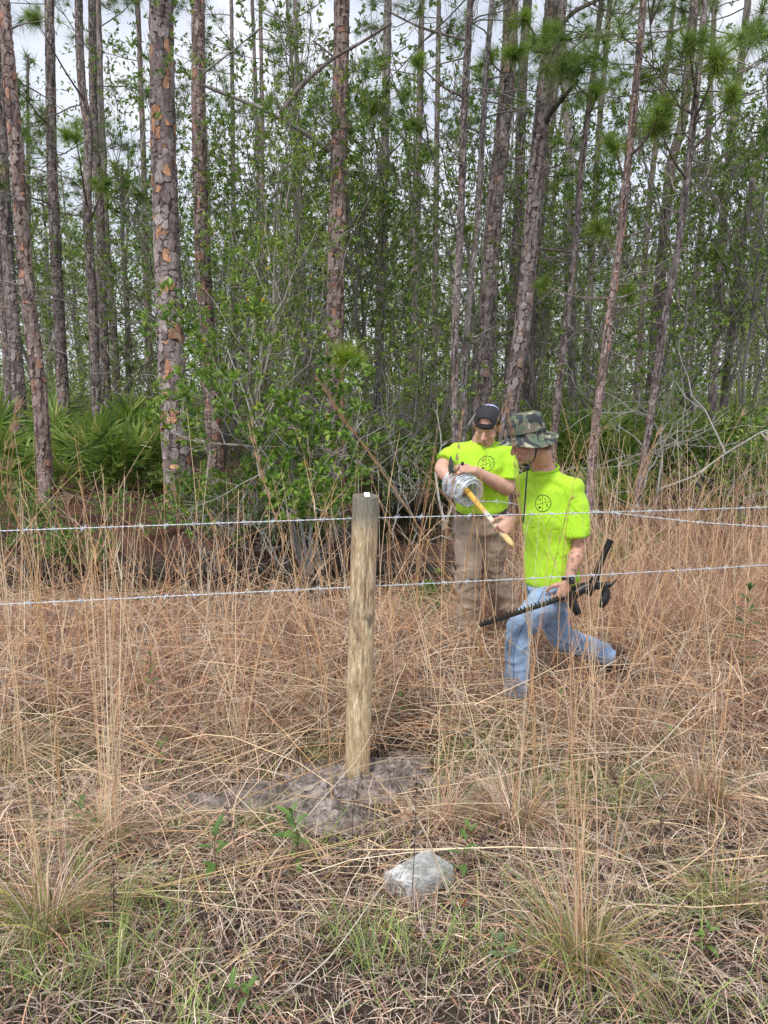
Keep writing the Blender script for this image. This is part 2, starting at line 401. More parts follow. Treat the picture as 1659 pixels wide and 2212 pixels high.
def make_trunk(name, label, cat, pts, Y, wpx, H, kind='grey', plates=None, group=None, seed=0, flare=1.25, gnarl=0):
    rng = np.random.default_rng(seed+100)
    raw = trunk_line(pts, Y, H); L = spline(raw, 42)
    L[:, 0] += gnarl*np.sin(L[:, 2]*1.9+seed)*.5*(L[:, 2] > 0); L[:, 1] += .04*np.sin(L[:, 2]*.8+seed)
    r0 = wpx/2/F*Y*(.86 if plates else 1)
    z0 = L[0, 2]; hh = L[:, 2]-z0
    rad = r0*(1.12-.62*np.clip(hh/max(H, 1), 0, 1))*(1+(flare-1)*np.exp(-hh/.35))
    t = Trunk(); t.line = L; t.rad = rad; t.r0 = r0
    t.root = thing(name, label, cat, L[0]+np.array([0, 0, .1]), group)
    pal, w = bark_cols(kind)
    sides = 20 if plates else 10
    kk = 170 if plates else 110
    LL = np.stack([np.interp(np.linspace(0, 41, kk), np.arange(42), L[:, i]) for i in range(3)], 1)
    rr = np.interp(LL[:, 2], L[:, 2], rad)
    m = MB(); V, Fs, _ = tubes(LL, rr, sides)
    V = V.reshape(kk, sides, 3); cen = LL[:, None, :]; d = V-cen
    amp = (.02 if plates else .09)
    V = cen+d*(1+amp*rng.normal(0, 1, (kk, sides, 1)))
    base = np.array(pal[2])*(.8 if plates else 1.25)  # darker trunk under the plates: shade of the gaps put into the colour
    cc = base*(1+.35*rng.normal(0, 1, (kk, sides, 1)))
    if not plates:
        mk_ = rng.random((kk, sides, 1)) < .45; cc = np.where(mk_, np.array(pal[1])*(1+.2*rng.normal(0, 1, (kk, sides, 1))), cc)
    m.add(V.reshape(-1, 3), Fs, np.clip(cc, .02, .8).reshape(-1, 3))
    t.trunk = m.build('trunk', M_bark, t.root, smooth=not plates)
    if plates:
        pw, ph, th = plates
        zmax = min(H, CAMZ+Y*.50+.6); ncol = max(6, int(2*np.pi*r0*.66/pw)); span = np.pi*1.32
        cols, cz, ch, ca, cw = [], [], [], [], []
        for i in range(ncol):
            z = z0-.05-rng.uniform(0, ph)
            while z < zmax:
                h = ph*rng.uniform(.4, 2.0); a = -np.pi/2-span/2+span*(i+.5+.42*math.sin(z*2.3+i*.9)+.22*math.sin(z*7.1+i*2.1)+rng.uniform(-.15, .15))/ncol
                cz.append(z+h/2); ch.append(h); ca.append(a); cw.append(span/ncol*rng.uniform(.8, 1.5)); z += h*rng.uniform(.82, .97)
        cz, ch, ca, cw = map(np.array, (cz, ch, ca, cw)); n = len(cz)
        S = 10; aa = np.linspace(0, 2*np.pi, S, endpoint=False)
        q = np.sign(np.cos(aa))*np.abs(np.cos(aa))**.8, np.sign(np.sin(aa))*np.abs(np.sin(aa))**.8
        jit = rng.uniform(.5, 1.5, (n, S))
        A = ca[:, None]+q[0]*jit*cw[:, None]*.5; Z = cz[:, None]+q[1]*rng.uniform(.6, 1.35, (n, S))*ch[:, None]*.5+nz(A*9, cz[:, None]*5)*.01
        def surf(A, Z, off):
            cx = np.interp(Z, L[:, 2], L[:, 0]); cy = np.interp(Z, L[:, 2], L[:, 1]); r = np.interp(Z, L[:, 2], rad)+off
            return np.stack([cx+r*np.cos(A), cy+r*np.sin(A), Z], -1)
        thick = th*rng.uniform(.35, 1.2, n); tilt = th*rng.normal(0, .3, (n, 1))*q[1][None]
        top = surf(ca[:, None]+(A-ca[:, None])*.95, cz[:, None]+(Z-cz[:, None])*.97, thick[:, None]+tilt); bot = surf(A, Z, -th*.35)
        cen = surf(ca[:, None], cz[:, None], (thick*1.12)[:, None])
        V = np.concatenate([cen, top, bot], 1); i0 = np.arange(n)[:, None]*(2*S+1); k = np.arange(S); k2 = (k+1) % S
        tr = (i0[:, :, None]+np.stack([np.zeros(S, int), 1+k, 1+k2], -1)[None]).reshape(-1, 3)
        qd = (i0[:, :, None]+np.stack([1+k, 1+S+k, 1+S+k2, 1+k2], -1)[None]).reshape(-1, 4)
        pc = vary(rng, n, pal, w, .22)
        if kind == 'orange':      # fresh flaked patches, richer lower down
            lo = np.interp(cz, [0, 1, 5.5, 7.5], [1.5, 1.4, 1.0, .25]); sw = (rng.random(n) > lo*.6) & (pc[:, 0] > .36); pc[sw] = vary(rng, sw.sum(), pal[:3], w[:3])
        C3 = np.concatenate([pc[:, None]*1.05, np.repeat(pc[:, None], S, 1)*rng.uniform(.85, 1.15, (n, S, 1)), np.repeat(pc[:, None], S, 1)*.85], 1)  # plate sides toned darker than their tops: gap shading painted into the bark
        m = MB(); m.add(V.reshape(-1, 3), [tr, qd], C3.reshape(-1, 3)); tag(m.build('bark', M_bark, t.trunk), kind='stuff')
    t.rng = rng; return t

GRN = [[.055,.12,.022],[.085,.17,.03],[.035,.085,.02],[.15,.22,.035]]
PIN = [[.14,.23,.055],[.21,.32,.06],[.09,.16,.045],[.34,.39,.09]]
def tuft_geo(rng, c, d, r, n, pal=PIN, w=(4,3,3,1)):
    """a burst of long needles round direction d"""
    d = norm(d); v = rng.normal(0, 1, (n, 3)); v = norm(v)+d*rng.uniform(.15, 1.0, (n, 1)); v = norm(v)
    base = c-d*rng.uniform(0, .45, (n, 1))*r*.6
    tip = base+v*r*rng.uniform(.65, 1.1, (n, 1)); tip[:, 2] -= r*.12*rng.random(n)
    s = norm(np.cross(v, rng.normal(0, 1, (n, 3))))*(.0022+.0028*r)
    V = np.stack([base-s, base+s, tip], 1); return V.reshape(-1, 3), np.arange(n*3).reshape(n, 3), np.repeat(vary(rng, n, pal, w, .25), 3, 0)
def pine_limbs(t, zs, length=(1, 2.2), tufts=6, nn=80, tr=.32, dead=.3, az=None, pal=PIN, w=(4,3,3,1), rise=.25):
    rng = t.rng; mw, mn = MB(), MB(); have = False
    for z in zs:
        p = along(t, z); a = rng.uniform(0, 2*np.pi) if az is None else az+rng.normal(0, .6); Ln = rng.uniform(*length)
        d = np.array([math.cos(a), math.sin(a), rng.uniform(-.15, rise)]); pts = [p]
        isdead = rng.random() < dead
        for k in range(6):
            d = norm(d+rng.normal(0, .16, 3)+np.array([0, 0, .05])); pts.append(pts[-1]+d*Ln/6)
        pts = np.array(pts); r = np.linspace(.26, .07, 7)*t.r0*.45+.004
        mw.add(*tubes(pts, r, 5, np.array([[.17,.14,.125]])))
        sub = []
        for j in range(tufts if not isdead else 3):
            i = rng.integers(2, 7); dd = norm(d+rng.normal(0, .55, 3)+np.array([0, 0, .15])); l = rng.uniform(.2, .6)*Ln*.45
            e = pts[i]+dd*l; mid = (pts[i]+e)/2+rng.normal(0, .04, 3); sub.append((np.array([pts[i], mid, e]), e, dd))
        if sub:
            mw.add(*tubes(np.array([s[0] for s in sub]), np.tile([.009, .007, .004], (len(sub), 1)), 4, np.tile([[.20,.17,.15]], (len(sub), 1))))
        if not isdead:
            for s in sub+[(0, pts[-1], d)]:
                mn.add(*tuft_geo(rng, s[1]+rng.normal(0, .05, 3), s[2]+rng.normal(0, .3, 3), tr*rng.uniform(.6, 1.35), nn, np.array(pal)*rng.uniform(.75, 1.4), w)); have = True
    tag(mw.build('branches', M_twig, t.root), kind='stuff')
    if have: tag(mn.build('needles', M_needle, t.root), kind='stuff')
def dead_twigs(t, z0, z1, n, ln=(.4, 1.1), col=(.26,.23,.21)):
    rng = t.rng; z = rng.uniform(z0, z1, n); a = rng.uniform(0, 6.28, n); P = np.zeros((n, 6, 3)); P[:, 0] = np.array([along(t, q) for q in z])
    d = np.stack([np.cos(a), np.sin(a), rng.uniform(-.3, .35, n)], 1); l = rng.uniform(*ln, n)
    for k in range(1, 6):
        d = norm(d+rng.normal(0, .24, (n, 3))); P[:, k] = P[:, k-1]+d*(l/5)[:, None]
    m = MB(); m.add(*tubes(P, np.tile(np.linspace(.012, .003, 6), (n, 1)), 4, np.array(col)*rng.uniform(.7, 1.3, (n, 1))))
    s = rng.integers(0, n, n*2); j = rng.integers(2, 5, n*2); Q = np.zeros((n*2, 4, 3)); Q[:, 0] = P[s, j]; d = norm(rng.normal(0, 1, (n*2, 3)))
    for k in range(1, 4):
        d = norm(d+rng.normal(0, .3, (n*2, 3))); Q[:, k] = Q[:, k-1]+d*rng.uniform(.04, .13, (n*2, 1))
    m.add(*tubes(Q, np.tile(np.linspace(.006, .002, 4), (n*2, 1)), 3, np.array(col)*rng.uniform(.8, 1.4, (n*2, 1))))
    tag(m.build('twigs', M_twig, t.root), kind='stuff')
TR = {}
PT = 'pine_tree'
def pine(key, label, pts, Y, w, H=13, kind='grey', plates=None, limbs=None, twigs=None, group='pine trees along the ditch', **kw):
    t = make_trunk(PT, label, 'pine tree', pts, Y, w, H, kind, plates, group, seed=sum(map(ord, key)), **kw); TR[key] = t
    crown = [z for z in np.linspace(H*.62, H*.98, 9)]
    zs = (limbs or [])+crown
    pine_limbs(t, zs, length=(1.2, 2.8), tufts=9, nn=85, tr=.36, dead=.08)
    if twigs: dead_twigs(t, twigs[0], twigs[1], twigs[2])
    return t
BIG = (.082, .115, .015); MED = (.058, .082, .011); SML = (.04, .058, .007)
pine('big', 'thickest pine trunk with orange flaked bark plates, left of the leafy green bush', [(348,0),(351,300),(360,550),(372,800),(384,1000),(390,1078)], 11.2, 60, 15, 'orange', BIG, flare=1.15)
pine('ctr', 'reddish pine trunk in the centre with a long dead forked branch, behind the wooden post', [(738,0),(735,200),(728,500),(724,700),(722,850),(722,1040)], 11.6, 41, 14, 'red', MED)
pine('lft', 'pine trunk leaning at the far left, nearest to the wire, its base by low bushes', [(10,0),(22,170),(32,300),(55,620),(85,860),(107,1140)], 9.4, 32, 12, 'red', MED, twigs=(2.2, 6, 14), flare=1.35)
pine('sec', 'straight reddish pine trunk just right of the thickest orange barked pine', [(427,0),(430,250),(437,500),(445,680),(462,950)], 13.2, 35, 14, 'red', MED)
pine('rgt', 'leaning grey pine trunk rising right behind the two workers, stub branch near its top', [(1187,60),(1165,300),(1150,480),(1130,700),(1103,880),(1090,1000)], 10.4, 38, 13, 'grey', MED, twigs=(4, 6.5, 6))
pine('rg2', 'grey pine trunk behind the capped worker, left of the leaning one', [(1104,0),(1100,120),(1085,300),(1068,450),(1055,650),(1043,820)], 12.6, 40, 14, 'grey', MED)
pine('th1', 'slender pine stem rising behind the wire roll, left one of a close pair', [(1016,0),(1004,200),(995,500),(984,700),(982,880),(985,960)], 9.8, 17, 10, 'grey', SML, twigs=(3, 6, 18))
pine('th2', 'slender pale pine stem rising behind the capped worker, right one of a close pair', [(1062,0),(1050,150),(1030,500),(1018,600),(1004,800),(1000,930)], 10.2, 14, 10, 'pale', SML, twigs=(2, 6, 18))
pine('th3', 'slender pine stem leaning over right of the camouflage hat', [(1388,0),(1375,150),(1350,400),(1335,550),(1317,690),(1300,830),(1285,950),(1276,1060)], 8.8, 18, 10, 'red', SML, limbs=[4.3, 5.0, 5.6], twigs=(2, 5.5, 18))
pine('th4', 'slender leaning pine stem farthest right among the thin near ones', [(1505,180),(1485,350),(1460,550),(1437,665),(1420,800),(1395,975),(1380,1070)], 9.2, 16, 10, 'grey', SML, limbs=[4.4, 5.1, 5.7], twigs=(2, 5.5, 20))
pine('th5', 'slender grey pine stem directly above the camouflage hat', [(1290,100),(1270,250),(1255,375),(1240,548),(1225,683),(1210,800),(1197,940)], 10.6, 15, 10, 'grey', SML, twigs=(2.5, 6, 14))
pine('l2', 'dark straight pine trunk second from the left among the spaced trunks', [(104,0),(112,300),(125,600),(133,810)], 15, 25, 15, 'grey', MED, limbs=[5, 6.4, 7])
pine('l3', 'dark pine trunk rising out of the left palmettos', [(172,0),(173,190),(188,300),(195,550),(201,700),(211,850)], 14.4, 22, 14, 'grey', SML, limbs=[4.7, 5.8, 6.6], gnarl=.06)
pine('l4', 'dark pine trunk close behind the one rising out of the left palmettos', [(200,0),(202,250),(214,440),(220,600)], 17.5, 21, 16, 'grey', SML, limbs=[6, 7, 8])
pine('l5', 'dim thin pine trunk far back between the left palmettos and the thickest pine', [(222,300),(230,550),(245,720)], 21, 17, 16, 'grey', None, limbs=[6, 8])
pine('l6', 'dark pine trunk cut by the left picture edge, behind the nearest left pine', [(0,150),(8,420),(20,620),(36,790)], 13.4, 27, 14, 'grey', MED)
pine('l7', 'thin dark pine trunk at the very left edge', [(-12,300),(2,550),(14,760)], 15.5, 22, 14, 'grey', SML, limbs=[5, 6])
pine('m1', 'left one of two thin twin pine trunks far behind the dead forked branch', [(545,0),(555,300),(558,420),(560,600)], 20, 10, 15, 'grey', None, limbs=[7, 8])
pine('m2', 'right one of two thin twin pine trunks far behind the dead forked branch', [(563,0),(567,400),(570,600)], 21, 11, 16, 'red', None, limbs=[6, 8.5])
pine('m3', 'thin pine trunk far back just right of the second thickest left trunk', [(500,0),(503,250),(503,500)], 22, 11, 16, 'grey', None, limbs=[6, 8, 9])
pine('m4', 'grey pine trunk far back left of the central pine', [(638,0),(643,250),(650,500),(655,700)], 19, 13, 15, 'grey', None, limbs=[6.5, 7.8])
pine('m5', 'pale orange barked pine trunk just right of the central pine, behind it', [(838,0),(832,280),(823,600),(817,850)], 15.5, 22, 15, 'pale', SML, limbs=[5.6, 6.8])
pine('m6', 'dim pine trunk far back in the middle, half hidden by leaves', [(905,300),(898,550),(890,750)], 22, 18, 16, 'grey', None, limbs=[6, 8])
pine('r6', 'dark pine trunk close behind the leaning one on its right side', [(1215,0),(1182,325),(1165,500),(1150,700)], 14.8, 24, 15, 'grey', SML, limbs=[5.5, 6.6])
pine('r7', 'dark pine trunk between the two thick ones behind the workers', [(1140,0),(1128,180),(1118,500),(1105,750)], 16.4, 26, 15, 'grey', SML, limbs=[6, 7])
pine('r8', 'straight dark pine trunk behind the slender stems on the right', [(1502,0),(1476,250),(1450,350),(1434,500),(1420,680),(1412,800)], 15.4, 25, 15, 'grey', SML, limbs=[4.8, 5.6, 6.8])
pine('r9', 'pale pine trunk with a flaky top, far back above the camouflage hat', [(1222,220),(1232,350),(1226,550),(1235,720)], 18, 20, 14, 'pale', None, limbs=[6, 7])
pine('r10', 'thin dark pine trunk near the right edge, crossing a leafy gap', [(1600,130),(1582,275),(1565,450),(1552,640)], 17, 18, 14, 'grey', None, limbs=[5, 6, 7.5])
pine('r11', 'dark leaning pine trunk nearest the right edge', [(1690,120),(1656,275),(1635,375),(1614,480),(1590,640)], 14.5, 17, 13, 'grey', SML, limbs=[4.5, 5.5, 6.5])
pine('r12', 'thin pine trunk far back right of the slender stems', [(1540,100),(1525,350),(1505,600)], 20, 15, 15, 'grey', None, limbs=[6, 7, 8.5])
pine('r13', 'thin pine trunk far back between the two slender right stems', [(1440,150),(1400,450),(1385,700)], 21, 14, 15, 'red', None, limbs=[5.5, 7, 8.5])
pine('r14', 'dim pine trunk far back left of the slender stem behind the hat', [(1310,100),(1290,350),(1275,600)], 20, 15, 15, 'grey', None, limbs=[6, 7.5, 8.5])
pine('m7', 'dim thin pine trunk far back left of the close pair of stems', [(948,0),(944,300),(940,600)], 20.5, 14, 15, 'grey', None, limbs=[6.5, 8])
pine('m8', 'reddish thin pine trunk far back between the palmettos and the thickest pine', [(305,200),(312,450),(318,640)], 23, 14, 16, 'red', None, limbs=[7, 8.5])

# branches picked out by the photograph
def limb(t, pts, r0, r1, col=(.27,.235,.215), name='branch', sides=7):
    P = spline([W(x, y, Y) for x, y, Y in pts], 16); m = MB(); rr = np.linspace(r0, r1, 16)*(1+.12*t.rng.normal(0, 1, 16))
    m.add(*tubes(P, rr, sides, np.array([col]), cap=True))
    n = 10; i = t.rng.integers(3, 15, n); Q = np.zeros((n, 5, 3)); Q[:, 0] = P[i]; d = norm(t.rng.normal(0, 1, (n, 3)))
    for k in range(1, 5): d = norm(d+t.rng.normal(0, .35, (n, 3))); Q[:, k] = Q[:, k-1]+d*t.rng.uniform(.05, .12, (n, 1))
    m.add(*tubes(Q, np.tile(np.linspace(.008, .002, 5), (n, 1)), 3, np.tile([np.array(col)*1.2], (n, 1))))
    return tag(m.build(name, M_twig, t.root, smooth=True), kind='stuff')
t = TR['ctr']; yb = 11.3
limb(t, [(712,326,11.5),(650,282,yb),(575,240,yb-.2),(500,208,yb-.3),(430,181,yb-.4)], .036, .022, (.30,.27,.25))
limb(t, [(432,180,10.9),(440,158,10.85),(500,112,10.8),(565,58,10.7)], .020, .009, (.32,.30,.28))
limb(t, [(606,246,11.1),(648,188,11),(690,150,10.9),(722,124,10.9),(780,92,10.7),(845,50,10.5)], .034, .02, (.24,.20,.185))
limb(t, [(722,124,10.9),(690,98,10.8),(675,88,10.8)], .016, .008)
t = TR['rgt']; limb(t, [(1172,280,10.4),(1190,245,10.2),(1222,205,10.1),(1250,172,10)], .03, .024, (.08,.065,.06))
limb(t, [(1188,90,10.4),(1235,30,10.2),(1290,0,10.1),(1350,-40,10)], .03, .018, (.2,.17,.15))
limb(TR['th1'], [(1014,90,9.8),(960,75,9.7),(900,55,9.6),(830,20,9.5)], .018, .010, (.22,.19,.17))
limb(TR['rg2'], [(1080,330,12.4),(1120,250,12.2),(1140,225,12)], .02, .008, (.36,.34,.32))
def spray(m, rng, c, d, r, n, pal, w):
    """several overlapping needle bursts along a short twig: a loose spray, not a ball"""
    k = 5
    for i in range(k):
        o = norm(d+rng.normal(0, .8, 3)); cc = c+o*r*rng.uniform(.05, .65)-np.array([0, 0, r*.15*rng.random()]); q = .7+.6*rng.random()
        m.add(*tuft_geo(rng, cc, norm(o+np.array([0, 0, .25])), r*rng.uniform(.5, .9), n//k, np.array(pal)*q, w))
def tuft_on(key, lst):
    t = TR[key]; rng = t.rng
    for (x, y, Y, rpx, zr) in lst:
        c = W(x, y, Y); p = along(t, c[2]+zr); m = MB(); mid = (p+c)/2+np.array([0, 0, -.05])
        P = spline([p, mid, c], 8); m.add(*tubes(P, np.linspace(.02, .007, 8), 5, np.array([[.2,.16,.14]]))); b = m.build('branch', M_twig, t.root)
        m = MB(); spray(m, rng, c, norm(c-mid)+np.array([0, 0, .4]), rpx/F*Y*1.1, 900, [[.20,.33,.06],[.33,.47,.08],[.11,.20,.045],[.58,.55,.14]], (4, 4, 2, 1))
        tag(m.build('needle_tuft', M_needle, b), kind='stuff')
tuft_on('th4', [(1545,150,8.6,72,-.3),(1490,95,8.4,52,-.2),(1580,210,8.9,45,-.5),(1430,290,8.6,46,-.3),(1400,170,9,36,-.3)])
tuft_on('rgt', [(1185,62,9.9,56,.1),(1135,40,9.8,48,-.1)])
tuft_on('rg2', [(1110,120,11.6,44,.1),(1055,125,11.8,42,.1)])
tuft_on('th1', [(905,140,9.4,30,-.2)])
tuft_on('th3', [(1300,500,8.9,38,-.3),(1180,620,9.4,30,-.2),(1350,640,9,36,-.3),(1425,250,8.4,48,-.3),(1330,320,8.7,36,-.3)])
tuft_on('th5', [(1225,150,10.3,42,-.2),(1290,200,10.4,38,-.2),(1010,495,10.1,20,-.2)])
tuft_on('m5', [(800,235,12,44,-.2),(830,440,13,30,-.2),(895,270,13,34,.2)])
tuft_on('l3', [(165,300,12,40,-.4),(80,45,12,38,-.2),(225,400,13,34,-.3)])
tuft_on('r8', [(1640,60,13,60,.2),(1545,560,13.5,36,-.3),(1600,90,13.5,60,.1)])
tuft_on('m6', [(875,205,16,36,0),(930,335,17,34,.2)])

# ------------------------------------------------------------------ leafy shrubs and small trees
def grow(rng, p, d, L, r, lvl, out, tips, gn, up, k=6, kids=(3, 5)):
    pts = [np.array(p, float)]; d = norm(d)
    for _ in range(k-1): d = norm(d+rng.normal(0, gn, 3)+np.array([0, 0, up])); pts.append(pts[-1]+d*L/(k-1))
    pts = np.array(pts); out.append((pts, np.linspace(r, r*.5, k)))
    if lvl == 0: tips.append((pts[-1], d)); tips.append((pts[-3], norm(d+rng.normal(0, .6, 3)))); return
    for _ in range(rng.integers(*kids)):
        i = rng.integers(2, k); a = rng.normal(0, .75, 3)
        grow(rng, pts[i], norm(d+a), L*rng.uniform(.45, .75), r*.5*rng.uniform(.8, 1.2), lvl-1, out, tips, gn, up, k, kids)
    grow(rng, pts[-1], d, L*.6, r*.5, lvl-1, out, tips, gn, up, k, kids)
def shrub(name, label, cat, base, stems, leafn, leafL, pal, w, scol, seed, group=None, lvl=2, gn=.22, up=.04, yellow=0, aspect=.42, radius=.02, stemdirs=None, lean=.35, clus=7, kids=(3, 5), spread=.16):
    rng = np.random.default_rng(seed); base = np.array([base[0], base[1], float(g(base[0], base[1]))-.04]) if len(base) == 2 else np.asarray(base)
    root = thing(name, label, cat, base, group); out, tips = [], []
    for i, L in enumerate(stems):
        if stemdirs: d = np.array(stemdirs[i])
        else: a = rng.uniform(0, 6.28); d = np.array([math.cos(a)*lean, math.sin(a)*lean, 1])
        grow(rng, base+rng.normal(0, .03, 3)*[1, 1, 0], d, L, radius, lvl, out, tips, gn, up, kids=kids)
    m = MB(); P = np.array([o[0] for o in out]); r = np.array([o[1] for o in out]); r = np.maximum(r, .0025)
    m.add(*tubes(P, r, 5 if len(P) < 400 else 4, np.array(scol)*rng.uniform(.75, 1.25, (len(P), 1)))); tag(m.build('stems', M_twig, root), kind='stuff')
    if leafn:
        T = np.array([t_[0] for t_ in tips]); D = np.array([t_[1] for t_ in tips]); n = leafn; nc = max(1, n//clus); s = rng.integers(0, len(T), nc); c = T[s]+D[s]*rng.uniform(-.1, .03, (nc, 1))+rng.normal(0, spread*.35, (nc, 3)); dd = D[s]+rng.normal(0, .5, (nc, 3))
        c = np.repeat(c, clus, 0); dd = norm(np.repeat(dd, clus, 0)); v = norm(dd*.7+rng.normal(0, .75, (len(c), 3))+np.array([0, 0, .15])); L = leafL*rng.uniform(.6, 1.25, len(c))
        col = vary(rng, len(c), pal, w, .28)
        if yellow: yy = rng.random(len(c)) < yellow; col[yy] = [.62, .42, .02]
        c = c-dd*rng.uniform(0, .05, (len(c), 1)); m = MB(); m.add(*leaves(c, v, norm(rng.normal(0, .6, (len(c), 3))+np.array([0, -.3, 1])), L, L*aspect*rng.uniform(.8, 1.2, len(c)), col)); tag(m.build('foliage', M_leaf, root), kind='stuff')
    return root
BRT = [[.19,.33,.05],[.27,.42,.07],[.10,.20,.04],[.40,.50,.12]]; DRK = [[.18,.29,.055],[.27,.38,.075],[.10,.18,.04],[.40,.48,.12]]
def X(x, y, Y): p = W(x, y, Y); return (p[0], p[1])
WHT = (.42, .40, .37)
shrub('leafy_shrub', 'large bright green leafy bush with pale stems and few yellow leaves beside the thickest pine', 'shrub', X(665,1000,8.8), [1.85, 1.7, 1.25, .95], 4600, .09, BRT, (4,3,2,1), WHT, 11, aspect=.5, clus=8, lvl=3, gn=.2, up=.07, yellow=.006, radius=.028, stemdirs=[(-.24,0,1),(-.36,.1,1),(-.06,-.1,1),(-.5,.1,.9)], kids=(2,4), spread=.2)
shrub('leafy_shrub', 'slim light green bush top beside the upper part of the second reddish trunk', 'shrub', X(560,960,9.4), [2.4, 2.2, 1.9], 4200, .066, [[.24,.34,.06],[.32,.42,.09],[.15,.25,.05]], (3,2,2), (.36,.33,.27), 12, lvl=3, gn=.2, up=.12, yellow=.004, radius=.026, stemdirs=[(-.14,0,1),(-.02,.1,1),(-.25,.1,1)], kids=(2,4), spread=.3)
shrub('leafy_shrub', 'green leafy bush with low arching branches right at the foot of the thickest pine', 'shrub', X(510,1060,9.2), [.75, .7, .65, .6], 2400, .06, BRT, (4,3,2,1), WHT, 13, lvl=2, yellow=.006, radius=.014, lean=.8)
lows = [((40,1150,9.3), 'low pale green bush under the upper wire at the far left', 14, 1900, .42), ((140,1190,8.9), 'low green bush below the nearest left pine, right of the far left bush', 16, 1300, .35),
        ((245,1120,10.0), 'low sparse green bush between the nearest left pine and the thickest pine', 17, 300, .25), ((410,1120,9.6), 'low green bush in front of the foot of the thickest pine', 15, 1700, .42),
        ((520,1150,9.4), 'low green bush under the upper wire, between the thickest pine and the post', 18, 1200, .38), ((640,1150,9.2), 'low light green bush just left of the wooden post, behind the wire', 19, 1900, .42),
        ((715,1110,9.5), 'low green bush partly hidden by the top of the wooden post', 20, 1200, .38), ((575,1090,9.9), 'low green bush below the large bright green one', 21, 1100, .4),
        ((925,1230,6.3), 'small green bush right of the post, left of the capped worker', 22, 350, .2), ((1310,1110,7.6), 'small yellowish green bush behind the right shoulder of the hatted worker', 23, 420, .28),
        ((1390,1075,8.2), 'small green sprig bush among the dry stalks on the right', 24, 260, .26)]
for (p, lab, sd_, nl, st) in lows:
    shrub('low_shrub', lab, 'shrub', X(*p), [st*1.25]*8, int(nl*1.7), .044, [[.17,.30,.06],[.23,.37,.08],[.11,.20,.045],[.30,.40,.12]], (4,4,2,2), (.28,.25,.2), sd_, group='low green bushes along the ditch', lvl=1, up=.1, radius=.006, lean=.7, aspect=.5, spread=.2)
# taller broadleaf trees behind
talls = [((470,900,13.5), 'slim crooked broadleaf tree with dark leaves behind the second reddish trunk', 31, (2.4,2.0), 3600), ((620,900,13), 'broadleaf tree with dark leaves behind the dead forked branch', 32, (2.6,2.3), 4200),
         ((790,900,12.5), 'dark leafed tree with white bark between the central pine and the pale trunk', 33, (2.2,2.0), 3400), ((905,900,13.5), 'dark leafed tree filling the gap left of the close pair of slender stems', 34, (2.7,2.3), 4200),
         ((985,900,15), 'leafy tree behind the close pair of slender stems', 35, (2.7,2.4), 3600), ((300,900,16), 'dark leafed tree between the left trunks and the thickest pine', 36, (2.7,2.4), 3600),
         ((70,850,17), 'leafy tree with small leaves behind the far left trunks', 37, (2.6,2.3), 3200), ((1150,850,15), 'leafy tree behind the two thick right hand trunks', 38, (2.6,2.3), 3400),
         ((1290,850,15), 'leafy tree behind the slender stem right of the hat', 39, (2.6,2.2), 3400), ((1400,880,14), 'leafy tree between the two slender right hand stems', 40, (2.2,2.1), 3200),
         ((1530,880,14), 'leafy tree behind the pale crooked bare tree at the right', 41, (2.5,2.2), 3600), ((1640,880,13), 'leafy tree filling the right edge above the dark bushes', 42, (2.3,2.1), 3400),
         ((720,850,17), 'leafy tree far behind the central pine', 43, (2.9,2.5), 3600), ((180,880,19), 'leafy tree far behind the left palmettos', 44, (2.9,2.6), 3600)]
for (p, lab, sd_, ls, nl) in talls:
    shrub('broadleaf_tree', lab, 'tree', X(*p), [q*1.5 for q in ls], int(nl*1.45), .085, DRK, (4,3,2,1), (.25,.23,.21), sd_, group='small broadleaf trees among the pines', lvl=3, gn=.18, up=.16, radius=.04, lean=.14, kids=(3,5), yellow=.0012, spread=.75)
mids = [((880,960,11.5), 'dark green understory bush beyond the water, left of the capped worker', 51, 2000), ((1190,900,12.2), 'dark green understory bush behind the camouflage hat', 52, 2200), ((1500,960,10.6), 'glossy green bush below the pale crooked bare tree', 53, 3000),
        ((1620,980,10.2), 'glossy green bush at the right edge', 54, 3000), ((1400,920,12.5), 'dark green bush in the palmettos right of the slender leaning stem', 55, 2200), ((540,900,12), 'dark green understory bush behind the large bright green one', 56, 2600),
        ((760,900,14), 'dim green understory bush right behind the central pine', 57, 2400), ((330,880,14.5), 'dim green bush beside the left palmettos, next to the thickest pine', 58, 1900), ((1060,900,14), 'dim green bush between the trunks behind the capped worker', 59, 2200), ((20,880,15), 'dim green bush behind the leftmost palmetto', 60, 2000)]
for (p, lab, sd_, nl) in mids:
    shrub('understory_shrub', lab, 'shrub', X(p[0], p[1], p[2]+(2.4 if p[0] not in (1500, 1620) else .6)), [1.0, .95, .9, .8, .8], nl, .075, DRK, (3,4,2,2), (.30,.28,.25), sd_, group='dark bushes below the trees', lvl=2, gn=.25, up=.08, radius=.018, lean=.55, yellow=.002, spread=.45)
